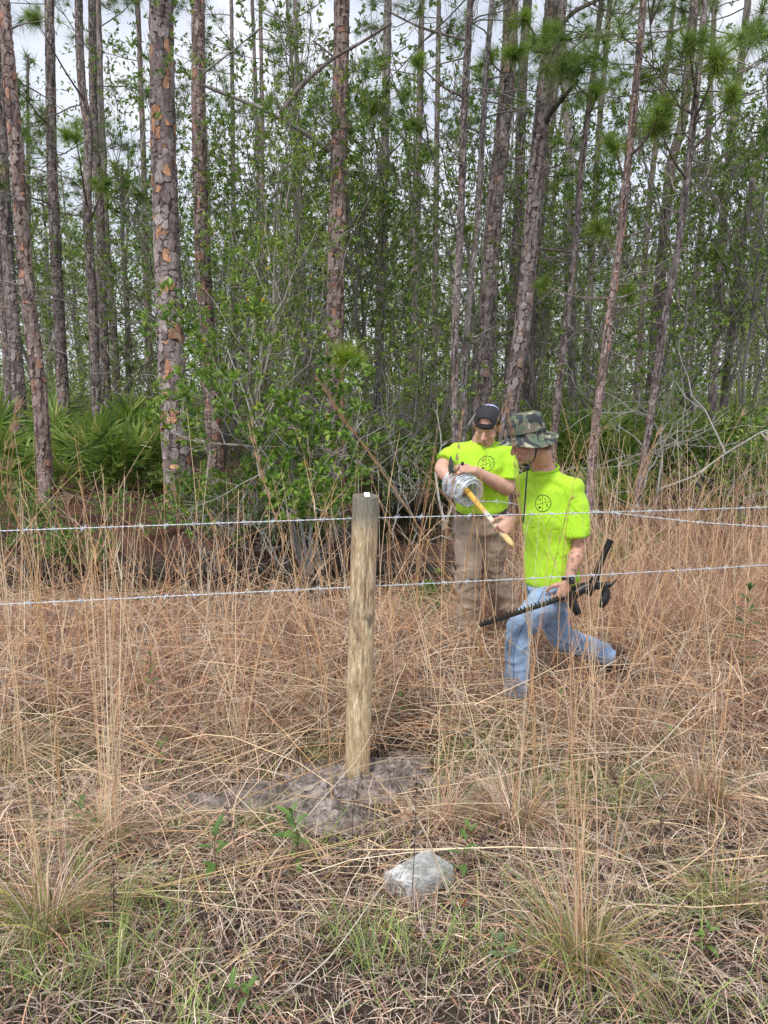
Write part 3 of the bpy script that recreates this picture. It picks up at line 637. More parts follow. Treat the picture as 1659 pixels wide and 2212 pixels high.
# bare pale trees and dead twiggy shrubs
bares = [((1395,960,9.6), 'pale lichen covered crooked bare tree spreading to the right edge', 61, [2.1, 1.9, 1.6], [(.30,0,1),(.48,.1,1),(.12,.2,1)], 3, .020), ((775,985,10.3), 'white barked crooked bare stem right of the central pine', 62, [1.5, 1.3], [(-.1,0,1),(.25,.1,1)], 3, .03),
         ((880,1010,10.8), 'low tangle of bare grey branches over the water', 63, [1.2, 1.1, 1.0], [(-.9,0,.45),(.7,0,.4),(-.4,-.2,.8)], 3, .016), ((600,1020,9), 'tangle of bare white twigs under the large bright green bush', 64, [.8, .8, .7, .7], None, 3, .012),
         ((470,1060,8.8), 'low bare grey twiggy bush beside the foot of the thickest pine', 65, [.6, .6, .5, .5], None, 3, .009), ((1560,960,10.4), 'thinly leaved white twiggy bush at the right over the glossy leaves', 66, [.8, .8, .7], [(.3,0,1),(-.6,0,.8),(.7,0,.6)], 3, .014),
         ((970,900,11.5), 'thin white barked crooked stem left of the close pair', 67, [2.4, 1.9], [(-.2,0,1),(-.05,.1,1)], 2, .024), ((1230,960,11), 'thin bare grey tree behind the slender stem above the hat', 68, [1.8, 1.6], [(.1,0,1),(-.15,0,1)], 3, .022),
         ((1180,930,12.4), 'bare twiggy undergrowth behind the camouflage hat', 69, [1.0, .9, .9], None, 3, .014), ((690,1060,8.4), 'bare pale twigs sprouting left of the central pine foot', 70, [.6, .5, .5], None, 2, .008)]
for (p, lab, sd_, ls, dirs, lv, r) in bares:
    shrub('bare_tree' if lv == 3 and r > .02 or sd_ == 67 else 'bare_shrub', lab, 'tree' if r > .02 else 'shrub', X(*p), ls, 1500 if sd_ in (61, 66) else 300 if sd_ in (63, 69) else 0, .06, BRT, (4,3,2,1), (.44,.42,.39) if sd_ != 65 else (.3,.28,.26), sd_, group='bare pale trees and bushes', lvl=lv, gn=.3, up=.05, radius=r, stemdirs=dirs, lean=.7, kids=(2,4))
# little pine with one bright tuft in front of the central trunk
rt = thing('pine_sapling', 'small pine sapling with one bright tuft of needles in front of the central trunk', 'pine tree', (*X(742,1040,9.0), float(g(*X(742,1040,9.0)))))
m = MB(); P = spline([np.array(wloc(rt)), W(741,940,9.0), W(739,860,9.0), W(744,772,8.95)], 12); m.add(*tubes(P, np.linspace(.016, .011, 12), 6, np.array([[.34,.2,.13]]))); m.build('stem', M_twig, rt)
m = MB(); r_ = np.random.default_rng(8)
for dx, dy, rp, n_ in ((0,0,60,620),(26,10,48,320),(-16,6,36,200)): m.add(*tuft_geo(r_, W(746+dx, 768+dy, 8.95), (.1+dx*.012,-.1,1), rp/F*8.95, n_, [[.30,.44,.05],[.40,.52,.07],[.17,.28,.04],[.55,.52,.10]], (4,4,2,1)))
tag(m.build('needle_tuft', M_needle, rt), kind='stuff')

# ------------------------------------------------------------------ saw palmettos
def frond_mesh(seed, dead=False, lod=0):
    rng = np.random.default_rng(seed); m = MB(); n = 24; pal = [[.20,.31,.06],[.28,.40,.08],[.12,.21,.045],[.42,.45,.13]] if not dead else [[.33,.23,.15],[.42,.32,.22],[.22,.14,.09]]
    stem = spline([(0,0,0),(.02,0,.18),(.05,0,.36)], 5); m.add(*tubes(stem, np.linspace(.012, .008, 5), 4, np.array([pal[1]])))
    c = stem[-1]; a = np.linspace(-1.95, 1.95, n)+rng.normal(0, .04, n); L = .50*(1-.22*(np.abs(a)/1.95)**2)*rng.uniform(.88, 1.1, n)
    d = np.stack([rng.normal(.18, .05, n), np.sin(a), np.cos(a)], 1); d = norm(d); side = norm(np.stack([np.zeros(n), np.cos(a), -np.sin(a)], 1)); nr = np.cross(d, side)
    ts = [0, .38, .75, 1]; ws = [.010, .040, .026, .0015]; K = []; drop = (.5 if dead else .12)
    for t_, w_ in zip(ts, ws):
        p = c+d*(L*t_)[:, None]; p[:, 2] -= drop*.3*t_**2.2*np.abs(1+rng.normal(0, .3, n))*L; p = p+np.array([1, 0, 0])*(.04*t_*rng.normal(0, 1, n))[:, None]*(2 if dead else 1)
        w2 = w_*(.45 if dead else 1)
        K.append(np.stack([p-side*w2*.5+nr*w2*.28, p, p+side*w2*.5+nr*w2*.28], 1))
    V = np.stack(K, 1); idx = np.arange(n*12).reshape(n, 4, 3); q = []
    for j in range(2): q.append(np.stack([idx[:, :-1, j], idx[:, :-1, j+1], idx[:, 1:, j+1], idx[:, 1:, j]], -1).reshape(-1, 4))
    col = vary(rng, n, pal, [4,3,2,1][:len(pal)], .15); col = np.repeat(col[:, None], 12, 1).reshape(n, 4, 3, 3).copy(); 
    if not dead: col[:, 3] = col[:, 3]*.6+np.array([.3,.24,.1])*.4
    m.add(V.reshape(-1, 3), q, col.reshape(-1, 3)); me = m.mesh('frond'); me.materials.append(M_leaf); return me
fm = [frond_mesh(i) for i in range(4)]; fd = [frond_mesh(20+i, True) for i in range(2)]
pals = [((250,985,12.6), 1.3, 'saw palmetto with tall fans, centre of the left cluster'), ((150,960,13.2), 1.3, 'saw palmetto standing behind the leaning left pine'), ((40,960,12.6), 1.25, 'saw palmetto at the left picture edge, darkest of its cluster'), ((200,1010,11.6), 1.15, 'saw palmetto in front of its left cluster, reaching over the pine straw'),
        ((310,960,13.6), 1.35, 'saw palmetto touching the left side of the thickest pine'), ((290,1010,11.8), 1.0, 'low saw palmetto near the foot of the thickest pine'), ((100,900,15.6), 1.5, 'saw palmetto at the back of the left cluster'), ((-30,1000,11.4), 1.2, 'saw palmetto partly outside the left picture edge'),
        ((1300,880,12), 1.35, 'saw palmetto behind the slender stem right of the hat'), ((1370,880,11.8), 1.3, 'saw palmetto with yellowish brown fans between two slender stems'), ((1455,880,11.9), 1.35, 'saw palmetto right of the slender leaning stem farthest right'), ((1240,900,12.6), 1.2, 'saw palmetto just above the camouflage hat'),
        ((945,880,14), 1.4, 'saw palmetto left of the close pair of slender stems'), ((1010,930,12.6), 1.1, 'saw palmetto behind the capped worker'), ((1330,960,10.2), .9, 'low saw palmetto among dead leaves right of the hatted worker'), ((1580,900,12), 1.3, 'saw palmetto behind the right edge bushes'), ((885,930,15), 1.2, 'saw palmetto beyond the water'), ((1160,900,13.6), 1.2, 'saw palmetto between the leaning trunk and the camouflage hat')]
rng = np.random.default_rng(77)
for k, (p, s, lab) in enumerate(pals):
    x, y = X(*p); root = thing('saw_palmetto', lab, 'palmetto', (x, y, float(g(x, y))), 'saw palmettos under the pines')
    nf = 11; nd = 4 if 'dead' in lab or 'brown' in lab else 3
    for i in range(nf+nd):
        dd = i >= nf; a = rng.uniform(0, 6.28); tilt = rng.uniform(.05, 1.15) if not dd else rng.uniform(1.3, 1.9)
        o = bpy.data.objects.new('frond', (fd if dd else fm)[i % (2 if dd else 4)]); C.objects.link(o); o.parent = root; sc = s*rng.uniform(.8, 1.2)
        r_ = rng.uniform(.02, .3)*s
        o.location = (math.cos(a)*r_, math.sin(a)*r_, rng.uniform(.0, .5)*s if not dd else .2*s); o.rotation_euler = (rng.normal(0, .35), tilt, a); o.scale = (sc,)*3
        if dd: o['label'] = 'dead brown drooping frond'

# ------------------------------------------------------------------ the wood behind, too deep to tell apart
rng = np.random.default_rng(3); mw, ml = MB(), MB()
nT = 150; ty = 20+rng.random(nT)**.7*50; tx = rng.uniform(-.62, .62, nT)*ty; H = rng.uniform(9, 17, nT)*np.interp(ty, [20, 70], [.8, 1.1])
P = np.zeros((nT, 5, 3)); lean = rng.normal(0, .05, nT)
for k, f_ in enumerate(np.linspace(0, 1, 5)): P[:, k] = np.stack([tx+lean*H*f_+rng.normal(0, .1, nT), ty+0*tx, H*f_], 1)
rr = (rng.uniform(.04, .15, nT))[:, None]*np.linspace(1.1, .35, 5)
mw.add(*tubes(P, rr, 6, vary(rng, nT, [[.19,.165,.15],[.24,.21,.195],[.14,.12,.11]], (3,2,2), .2)))
# crowns of needle clumps
for i in range(nT):
    nc = 34; f_ = rng.uniform(.28, 1, nc); a = rng.uniform(0, 6.28, nc); rad = (1.12-f_)*H[i]*.21*rng.uniform(.4, 1, nc)
    c = np.stack([tx[i]+lean[i]*H[i]*f_+np.cos(a)*rad, ty[i]+np.sin(a)*rad, H[i]*f_+rad*.25], 1); n = 38
    b0 = np.stack([tx[i]+lean[i]*H[i]*f_, np.full(nc, ty[i]), H[i]*f_-.1], 1)
    mw.add(*tubes(np.stack([b0, (b0+c)/2-np.array([0, 0, .08]), c], 1), np.tile([.02, .016, .009], (nc, 1)), 3, np.tile([[.2,.17,.15]], (nc, 1))))
    cc = np.repeat(c, n, 0); v = norm(rng.normal(0, 1, (nc*n, 3))+np.array([0, 0, .3])); L = rng.uniform(.22, .5, (nc*n, 1)); s = norm(np.cross(v, rng.normal(0, 1, v.shape)))*.012*(1+ty[i]/60)
    tip = cc+v*L; ml.add(np.stack([cc-s, cc+s, tip], 1).reshape(-1, 3), np.arange(nc*n*3).reshape(-1, 3), np.repeat(vary(rng, nc*n, PIN, (3,4,2,1.4), .25), 3, 0))
# leafy understory filling the depth
def cloud(n_c, y0, y1, z0, z1, per, size, pal, wt):
    cy = y0+rng.random(n_c)*(y1-y0); cx = rng.uniform(-.62, .62, n_c)*cy; cz = z0+rng.random(n_c)**1.25*(z1-z0)*np.interp(cy, [y0, y1], [.8, 1.15])
    c = np.repeat(np.stack([cx, cy, cz], 1), per, 0)+rng.normal(0, 1, (n_c*per, 3))*np.array([.42, .42, .34]); n = len(c)
    L = size*rng.uniform(.6, 1.4, n); ml.add(*leaves(c, norm(rng.normal(0, 1, (n, 3))), norm(rng.normal(0, .5, (n, 3))+np.array([0, -.2, 1])), L, L*.45, vary(rng, n, pal, wt, .3)))
FAR = [[.21,.29,.08],[.29,.37,.10],[.14,.21,.06],[.38,.44,.15]]
cloud(1500, 17, 46, .1, 2.6, 44, .13, FAR, (3,4,2,2)); cloud(1500, 18, 50, 1.8, 7.5, 42, .14, FAR, (3,4,2,2)); cloud(600, 24, 60, 5, 16, 38, .16, FAR, (3,3,1,1))
# pale twigs in the depth
n = 3800; cy = 14+rng.random(n)*22; cx = rng.uniform(-.6, .6, n)*cy; cz = rng.random(n)**1.3*6; Q = np.zeros((n, 5, 3)); Q[:, 0] = np.stack([cx, cy, cz], 1); d = norm(rng.normal(0, 1, (n, 3))+np.array([0, 0, .3]))
for k in range(1, 5): d = norm(d+rng.normal(0, .3, (n, 3))); Q[:, k] = Q[:, k-1]+d*rng.uniform(.15, .42, (n, 1))
mw.add(*tubes(Q, np.tile(np.linspace(.012, .005, 5), (n, 1)), 3, vary(rng, n, [[.33,.31,.29],[.24,.21,.19],[.42,.40,.38]], (3,3,1), .2)))
fo = tag(mw.build('distant_wood', M_twig), 'deep pine wood of thin trunks and tangled branches behind everything', 'forest', kind='stuff')
tag(ml.build('foliage', M_leaf, fo), kind='stuff')

# pine straw and fallen leaves on the bank
n = 26000; x = rng.uniform(-8, 8, n); y = rng.uniform(8.8, 16, n); k = np.abs(x) < y*.6+.3; x, y = x[k], y[k]; n = len(x); a = rng.uniform(0, 6.28, n); L = rng.uniform(.1, .24, n); z = g(x, y)+.012
p0 = np.stack([x, y, z], 1); d = np.stack([np.cos(a), np.sin(a), rng.uniform(-.05, .35, n)], 1); s = np.stack([-np.sin(a), np.cos(a), np.zeros(n)], 1)*.004
m = MB(); m.add(np.stack([p0-s, p0+s, p0+d*L[:, None]], 1).reshape(-1, 3), np.arange(n*3).reshape(-1, 3), np.repeat(vary(rng, n, [[.30,.13,.075],[.38,.20,.12],[.18,.09,.06],[.45,.33,.24]], (4,3,3,1), .2), 3, 0))
ok = z > WATER-.02
tag(m.build('pine_straw', M_litter), 'fallen rust brown pine needles carpeting the bank beyond the ditch', 'ground litter', kind='stuff')
# ------------------------------------------------------------------ wooden post
POST_T = W(790, 1071, 3.46); POST_B = W(771, 1690, 3.446); POST_B[2] = float(g(POST_B[0], POST_B[1]))
post = thing('fence_post', 'round weathered wooden fence post with a small white tag on top, standing in dug mud', 'fence post', POST_B)
rng = np.random.default_rng(9); S, K = 90, 320
ax = norm(POST_T-POST_B); z = np.linspace(-.12, np.linalg.norm(POST_T-POST_B), K); ang = np.linspace(0, 2*np.pi, S, endpoint=False)
u = norm(np.cross(ax, (0, 1, 0))); v = np.cross(ax, u)
A, Z = np.meshgrid(ang, z); rad = .0595+.0012*np.sin(3*A+Z*2)+.0008*nz(A*4, Z*3, 2)
groove = np.zeros_like(A)
for _ in range(46):
    a0, z0, ln = rng.uniform(0, 6.28), rng.uniform(0, 1.4), rng.uniform(.08, .5); da = np.angle(np.exp(1j*(A-a0-.04*np.sin(Z*7+a0)))); groove += np.exp(-(da/.035)**2)*np.exp(-((Z-z0)/ln)**4)*rng.uniform(.4, 1.6)
rad = rad-groove*.0011; cen = POST_B[None, None]+ax*Z[..., None]
V = cen+(u*np.cos(A)[..., None]+v*np.sin(A)[..., None])*rad[..., None]
V[-1] = V[-1]+ax*(-.012*np.dot(V[-1]-cen[-1], [0, 1, 0])[:, None]*-9*.6)     # the top is sawn a little towards the road
col = np.ones(V.shape)*np.clip(1-.34*groove, .35, 1)[..., None]
for a0, z0, sz in ((-1.75, .50, .014), (-1.2, .98, .010), (-2.3, 1.12, .007), (-1.05, .25, .009), (-1.6, .80, .008)):
    dd = np.sqrt((np.angle(np.exp(1j*(A-a0)))*.06/sz)**2+((Z-z0)/(sz*1.5))**2); kn = np.exp(-dd**2*.7)+.35*np.exp(-((dd-1.7)/.35)**2); col = col*(1-.55*np.clip(kn, 0, 1)[..., None]*np.array([.8, 1, 1.15]))
sm = sstep(.52, .70, fbm(A*2.5+40, Z*6+40, 1.6, 11, 5))*np.exp(-((Z-.85)/.35)**2); col = col*(1-.55*sm[..., None])
m = MB(); idx = np.arange(K*S).reshape(K, S); q = np.stack([idx[:-1], np.roll(idx[:-1], -1, 1), np.roll(idx[1:], -1, 1), idx[1:]], -1).reshape(-1, 4)
m.add(V.reshape(-1, 3), q, col.reshape(-1, 3))
def wood_mat(nt, b):
    st = tex(nt, (30, 30, 6.5), Scale=1.6, Detail=10, Roughness=.78); fine = tex(nt, (130, 130, 26), Scale=1.2, Detail=6); blot = tex(nt, (5, 5, 3.2), Scale=2.2, Detail=6, Roughness=.6)
    c = ramp(nt, st.outputs['Fac'], [(.33, (.24,.16,.10)), (.43, (.48,.36,.235)), (.52, (.64,.52,.36)), (.64, (.84,.76,.60))])
    c = mixc(nt, 1.0, c, ramp(nt, fine.outputs['Fac'], [(.3, (.62,.6,.58)), (.65, (1.15,1.13,1.1))]), 'MULTIPLY')
    c = mixc(nt, ramp(nt, blot.outputs['Fac'], [(.57, (0,0,0)), (.68, (.75,.75,.75))]), c, (.085,.055,.042))
    tcn = nt.nodes.new('ShaderNodeTexCoord'); sp = nt.nodes.new('ShaderNodeSeparateXYZ'); nt.links.new(tcn.outputs['Object'], sp.inputs[0])
    # green grey treated band near the top, its lower edge ragged
    ad = N(nt, 'ShaderNodeMath', operation='MULTIPLY_ADD'); nt.links.new(st.outputs['Fac'], ad.inputs[0]); ad.inputs[1].default_value = .14; nt.links.new(sp.outputs['Z'], ad.inputs[2])
    k = ramp(nt, ad.outputs[0], [(0, (0,0,0)), (1, (1,1,1))]); rr = N(nt, 'ShaderNodeMapRange'); rr.inputs['From Min'].default_value = 1.27; rr.inputs['From Max'].default_value = 1.37; nt.links.new(ad.outputs[0], rr.inputs['Value'])
    band = mixc(nt, 1.0, mixc(nt, st.outputs['Fac'], (.13,.125,.10), (.38,.365,.31)), ramp(nt, fine.outputs['Fac'], [(.3, (.7,.7,.7)), (.6, (1.1,1.1,1.1))]), 'MULTIPLY')
    mr = N(nt, 'ShaderNodeMath', operation='MULTIPLY'); nt.links.new(rr.outputs[0], mr.inputs[0]); mr.inputs[1].default_value = 1
    c = mixc(nt, mr.outputs[0], c, band)
    mud = N(nt, 'ShaderNodeMapRange'); mud.inputs['From Min'].default_value = .14; mud.inputs['From Max'].default_value = .03; nt.links.new(ad.outputs[0], mud.inputs['Value'])
    c = mixc(nt, mud.outputs[0], c, (.10,.085,.075)); c = mixc(nt, 1.0, c, (1.04,1.0,.92), 'MULTIPLY'); c = mixc(nt, 1.0, c, attr(nt), 'MULTIPLY')
    nt.links.new(c, b.inputs['Base Color']); b.inputs['Roughness'].default_value = .75; bump(nt, b, st.outputs['Fac'], .55, .006)
M_wood = mat('post_wood', wood_mat)
pw = m.build('shaft', M_wood, post, smooth=True)
m = MB(); top = V[-1]; ce = top.mean(0); rings = [top*(1-t)+ce*t for t in (0, .12, .3, .5, .7, .9)]; VV = np.vstack(rings); VV += ax*(rng.normal(0, .0006, (len(VV), 1)))-ax*.0005
idx = np.arange(6*S).reshape(6, S); q = np.stack([idx[:-1], np.roll(idx[:-1], -1, 1), np.roll(idx[1:], -1, 1), idx[1:]], -1).reshape(-1, 4)
cc = (np.array([.23,.20,.165])*np.clip(1+.35*np.sin(np.linspace(0, 30, 6))[:, None, None]+rng.normal(0, .16, (6, S, 1)), .4, 1.6)).reshape(-1, 3); m.add(VV, [q, idx[-1][None]], cc); m.build('end_grain', attr_mat('end_grain', .85, .2, bs=120), post)
M_paper = simple('tag_paper', (.86,.87,.85), .5); M_ink = simple('blue_ink', (.12,.28,.42), .5)
tc0 = ce+ax*.010+np.array([.006, -.022, -.002]); Mx = np.stack([norm(np.array([1, .12, 0])), norm(np.array([-.12, .86, .42])), norm(np.array([0, -.42, .86]))], 1)
m = MB(); m.add(*box(tc0, .0125, .018, .0011, Mx)); tg = m.build('paper_tag', M_paper, post); tg['label'] = 'small white paper tag with blue print'
m = MB()
for (x0, y0, x1, y1) in ((-.005,.011,.005,.011),(-.005,.011,-.005,.004),(-.005,.004,.003,.004),(.004,.003,.003,-.002),(.003,-.002,-.005,-.002)):
    a_ = tc0+Mx@np.array([x0, y0, .0016]); b_ = tc0+Mx@np.array([x1, y1, .0016]); m.add(*bar(a_, b_, .0018, .0006, Mx[:, 2]))
m.build('print', M_ink, tg)

# ------------------------------------------------------------------ barbed wire
M_galv = simple('galvanised_wire', (.74,.79,.84), .38, .35, 200, .2)
def barb_geo():
    m = MB()
    for s_ in (-1, 1):
        h = np.linspace(0, 4*np.pi, 13); m.add(*tubes(np.stack([s_*.0045+h*.0007, .0042*np.cos(h+s_), .0042*np.sin(h+s_)], 1), np.full(13, .0011), 4))
        for q in (-1, 1): m.add(*tubes(np.array([[s_*.004, 0, 0], [s_*.004+q*.005, .006*q, .007*q], [s_*.004+q*.009*s_, .010*q, .017*q*s_]]), np.array([.0015, .0013, .0004]), 4))
    me = m.mesh('barb'); me.materials.append(M_galv); return me
BARB = barb_geo(); rngb = np.random.default_rng(4)
def wire(name, label, cat, pts, group=None, rs=.0014, amp=.0016, barbs=True, gap=.118):
    pts = np.asarray(pts, float); seg = np.linalg.norm(np.diff(pts, axis=0), axis=1).sum(); n = int(seg/.006)
    d = np.concatenate([[0], np.cumsum(np.linalg.norm(np.diff(pts, axis=0), axis=1))]); s = np.linspace(0, seg, n); P = np.stack([np.interp(s, d, pts[:, i]) for i in range(3)], 1)
    T = norm(np.gradient(P, axis=0)); U = norm(np.cross(T, (0, 0, 1))); Vv = np.cross(U, T); ph = s/.055*2*np.pi/1.0
    root = thing(name, label, cat, P[0], group)
    for k in (0, np.pi):
        m = MB(); m.add(*tubes(P+U*(np.cos(ph+k)*amp)[:, None]+Vv*(np.sin(ph+k)*amp)[:, None], np.full(n, rs), 4)); m.build('strand', M_galv, root, smooth=True)
    if barbs:
        for q in np.arange(.05, seg, gap):
            q2 = q+rngb.normal(0, .006); i = min(n-1, int(q2/seg*(n-1))); o = bpy.data.objects.new('barb', BARB); C.objects.link(o); o.parent = root
            o.location = P[i]-P[0]; o.rotation_euler = Matrix(np.stack([T[i], -U[i], Vv[i]], 1).tolist()).to_euler(); o.rotation_euler.rotate_axis('X', rngb.uniform(0, 6.28))
    return root
def fence_wire(yl, yp, yr, lab):
    a, p, b = Wd(0, yl, 3.35), Wd(788, yp, 3.585), Wd(1659, yr, 4.30)
    a2 = a+(a-p)*.55; b2 = b+(b-p)*.5; pts = spline([a2, a, p], 30)
    r = p+(b2-p)*np.linspace(0, 1, 25)[1:, None]; r[:, 2] -= .010*np.sin(np.linspace(0, np.pi, 25)[1:])
    return wire('barbed_wire', lab, 'barbed wire', np.vstack([pts, r]), 'barbed wires stretched behind the post')
fence_wire(1147, 1119, 1092, 'upper strand of barbed wire stretched across behind the top of the wooden post')
fence_wire(1306, 1267, 1217, 'lower strand of barbed wire stretched across behind the middle of the wooden post')
wire('barbed_wire', 'loose strand of barbed wire running from the roll behind the hatted worker to the right', 'barbed wire',
     spline([W(1030, 1083, 4.62), W(1080, 1084, 4.75), W(1150, 1094, 4.85), W(1280, 1104, 4.75), W(1380, 1114, 4.6), W(1500, 1127, 4.5), W(1659, 1138, 4.35), W(1850, 1150, 4.2)], 60))
# the roll: a hollow coil hanging on the handle
RA = norm(np.array([.11, -.19, -.055])); RC = W(999, 1053, 4.80); RLn, RR = .19, .080
RU = norm(np.cross(RA, (0, 0, 1))); RV = np.cross(RA, RU)
RING = 1
roll = thing('wire_roll', 'silver roll of new barbed wire hanging on the wooden handle between the two workers', 'wire roll', RC)
rng = np.random.default_rng(12)
for lay, (r_, nn_) in enumerate(((.066, 9), (.087, 15))):
    m = MB(); turns = (9, 19)[lay]; n = turns*30; th = np.linspace(0, 2*np.pi*turns, n); s_ = np.linspace(-RLn/2, RLn/2, n)*(1-.06*lay)+.010*np.sin(th*.37+lay)+.006*np.sin(th*1.07)
    rr = r_+.006*np.sin(th*.93+lay)+.005*np.sin(th*.217)+rng.normal(0, .0008, n); ph = th*5
    for k in (0, np.pi):
        P = RC+RA*(s_+np.cos(ph+k)*.002)[:, None]+RU*(np.cos(th)*(rr+np.sin(ph+k)*.002))[:, None]+RV*(np.sin(th)*(rr+np.sin(ph+k)*.002))[:, None]
        m.add(*tubes(P, np.full(n, .0021), 5))
    m.build('coil', M_galv, roll, smooth=True)
for i in range(130):
    a = rng.uniform(0, 6.28); s_ = rng.uniform(-RLn/2, RLn/2); o = bpy.data.objects.new('barb', BARB); C.objects.link(o); o.parent = roll
    o.location = RA*s_+(RU*math.cos(a)+RV*math.sin(a))*.086; o.rotation_euler = tuple(rng.uniform(0, 6.28, 3))
for s_, r_ in ((.5, .088), (.5, .070), (.485, .080), (-.5, .088)):
    q = np.linspace(0, 2*np.pi, 50); m = MB(); m.add(*tubes(RC+RA*(RLn*s_)+np.outer(np.cos(q), RU)*r_+np.outer(np.sin(q), RV)*(r_+.002*np.sin(q*3)[:, None]), np.full(50, .0032), 6)); m.build('end_loop', M_galv, roll, smooth=True)
# handle through the roll
HD0 = W(985, 1032, 4.86); HD1 = W(1109, 1180, 4.30)
def handle_mat(nt, b):
    n = tex(nt, (8, 8, 8), Scale=2, Detail=5); tcn = nt.nodes.new('ShaderNodeTexCoord'); n2 = tex(nt, Scale=40, Detail=5)
    c = mixc(nt, 1.0, attr(nt), ramp(nt, n.outputs['Fac'], [(.35, (.85,.8,.7)), (.6, (1.08,1.08,1.08))]), 'MULTIPLY'); c = mixc(nt, ramp(nt, n2.outputs['Fac'], [(.58, (0,0,0)), (.66, (.7,.7,.7))]), c, (.42,.30,.20))
    nt.links.new(c, b.inputs['Base Color']); b.inputs['Roughness'].default_value = .5
M_handle = mat('handle_wood', handle_mat)
hn = thing('tool_handle', 'pale and yellow wooden handle running from the wire roll to the hatted workers hand', 'handle', HD0)
P = HD0+(HD1-HD0)*np.linspace(0, 1, 40)[:, None]; rr = .0172+.0012*np.sin(np.linspace(0, 9, 40)); rr = rr.copy(); rr[-4:] = [.0185, .0178, .015, .006]; rr[-12:-4] += .0012
t_ = np.linspace(0, 1, 40)[:, None]; cc = np.where(t_ < .52, [.88,.55,.10], [.76,.68,.55]); cc = np.where(t_ > .86, [.72,.56,.26], cc); cc = np.repeat(cc, 14, 0)
V, Fs, _ = tubes(P, rr, 14, cap=True); m = MB(); m.add(V, Fs, cc); m.build('shaft', M_handle, hn, smooth=True)

# ------------------------------------------------------------------ clear plastic box lying in the grass
def plastic(nt, b):
    b.inputs['Base Color'].default_value = (.84,.84,.82,1); b.inputs['Roughness'].default_value = .12; b.inputs['IOR'].default_value = 1.5; b.inputs['Specular IOR Level'].default_value = .8
    n = tex(nt, Scale=9, Detail=3, Distortion=1.2); bump(nt, b, n.outputs['Fac'], .2, .02)
    t = nt.nodes.new('ShaderNodeBsdfTransparent'); t.inputs['Color'].default_value = (.93,.96,.96,1); ms = nt.nodes.new('ShaderNodeMixShader')
    f = None; lw = nt.nodes.new('ShaderNodeLayerWeight'); lw.inputs[0].default_value = .45; f = ramp(nt, lw.outputs['Facing'], [(0, (.20,)*3), (.5, (.34,)*3), (.9, (.85,)*3)]); f = mixc(nt, 1.0, f, ramp(nt, tex(nt, Scale=26, Detail=6, Roughness=.7, Distortion=2.0).outputs['Fac'], [(.38, (.35,)*3), (.52, (.9,)*3), (.66, (1.5,)*3)]), 'MULTIPLY'); nt.links.new(f, ms.inputs[0]); nt.links.new(t.outputs[0], ms.inputs[1]); nt.links.new(b.outputs[0], ms.inputs[2]); nt.links.new(ms.outputs[0], nt.nodes['Material Output'].inputs['Surface'])
M_plastic = mat('clear_plastic', plastic)
def whitep(nt, b):
    b.inputs['Base Color'].default_value = (.80,.80,.80,1); b.inputs['Roughness'].default_value = .4; t = nt.nodes.new('ShaderNodeBsdfTransparent'); ms = nt.nodes.new('ShaderNodeMixShader')
    nt.links.new(ramp(nt, tex(nt, Scale=30, Detail=5, Distortion=1).outputs['Fac'], [(.36, (.15,)*3), (.52, (.85,)*3)]), ms.inputs[0]); nt.links.new(t.outputs[0], ms.inputs[1]); nt.links.new(b.outputs[0], ms.inputs[2]); nt.links.new(ms.outputs[0], nt.nodes['Material Output'].inputs['Surface'])
M_white = mat('white_label', whitep)
bx = [W(918, 1842, 2.62), W(966, 1898, 2.47), W(900, 1938, 2.37), W(838, 1890, 2.50)]
cen = np.mean(bx, 0); ex = norm(bx[0]-bx[3]+bx[1]-bx[2]); ey = norm(bx[3]-bx[2]+bx[0]-bx[1]); ey = norm(ey-ex*np.dot(ex, ey)); up = np.cross(ex, ey); up = up if up[2] > 0 else -up
hx, hy = .106, .074; cz = float(g(cen[0], cen[1])); cen[2] = max(cen[2], cz+.05)
boxo = thing('plastic_box', 'clear crushed plastic box with a white patch lying in the grass below the post', 'plastic box', cen)
def shell(c, hx, hy, hz, th, taper):
    m = MB(); n = 40; a = np.linspace(0, 2*np.pi, n, endpoint=False); sx = np.sign(np.cos(a))*np.abs(np.cos(a))**.10; sy = np.sign(np.sin(a))*np.abs(np.sin(a))**.10
    rows = []
    for (k, zz) in ((1.05, -hz), (1.0, -hz*.9), (1.0, hz*.6), (.97, hz*.93), (.92, hz), (.5, hz*1.03), (.02, hz*1.04)): rows.append(c+ex*(sx*hx*k)[:, None]+ey*(sy*hy*k)[:, None]+up*(zz+.004*np.sin(a*3+k*7)+.0015*np.sin(a*8+k*3))[:, None])
    for (k, zz) in ((.02, hz*1.04-th), (.5, hz*1.03-th), (.90, hz-th), (.95, hz*.93-th), (.97, hz*.6), (.97, -hz*.9)): rows.append(c+ex*(sx*hx*k)[:, None]+ey*(sy*hy*k)[:, None]+up*(zz+.004*np.sin(a*3+k*7)+.0015*np.sin(a*8+k*3))[:, None])
    V = np.vstack(rows); idx = np.arange(len(V)).reshape(-1, n); q = np.stack([idx[:-1], np.roll(idx[:-1], -1, 1), np.roll(idx[1:], -1, 1), idx[1:]], -1).reshape(-1, 4); m.add(V, q); return m
shell(cen, hx, hy, .026, .0016, 1).build('shell', M_plastic, boxo, smooth=True)
m = MB(); k = 10; xs_, ys_ = np.meshgrid(np.linspace(-.95, -.3, k), np.linspace(-.5, .85, k)); zz = .0285+.0012*np.sin(xs_*9+ys_*5); V = cen+ex*((-.6+(xs_+.6)*(1-.35*ys_**2+.18*np.sin(ys_*9)))*hx)[..., None]+ey*(ys_*hy)[..., None]+up*zz[..., None]; i = np.arange(k*k).reshape(k, k)
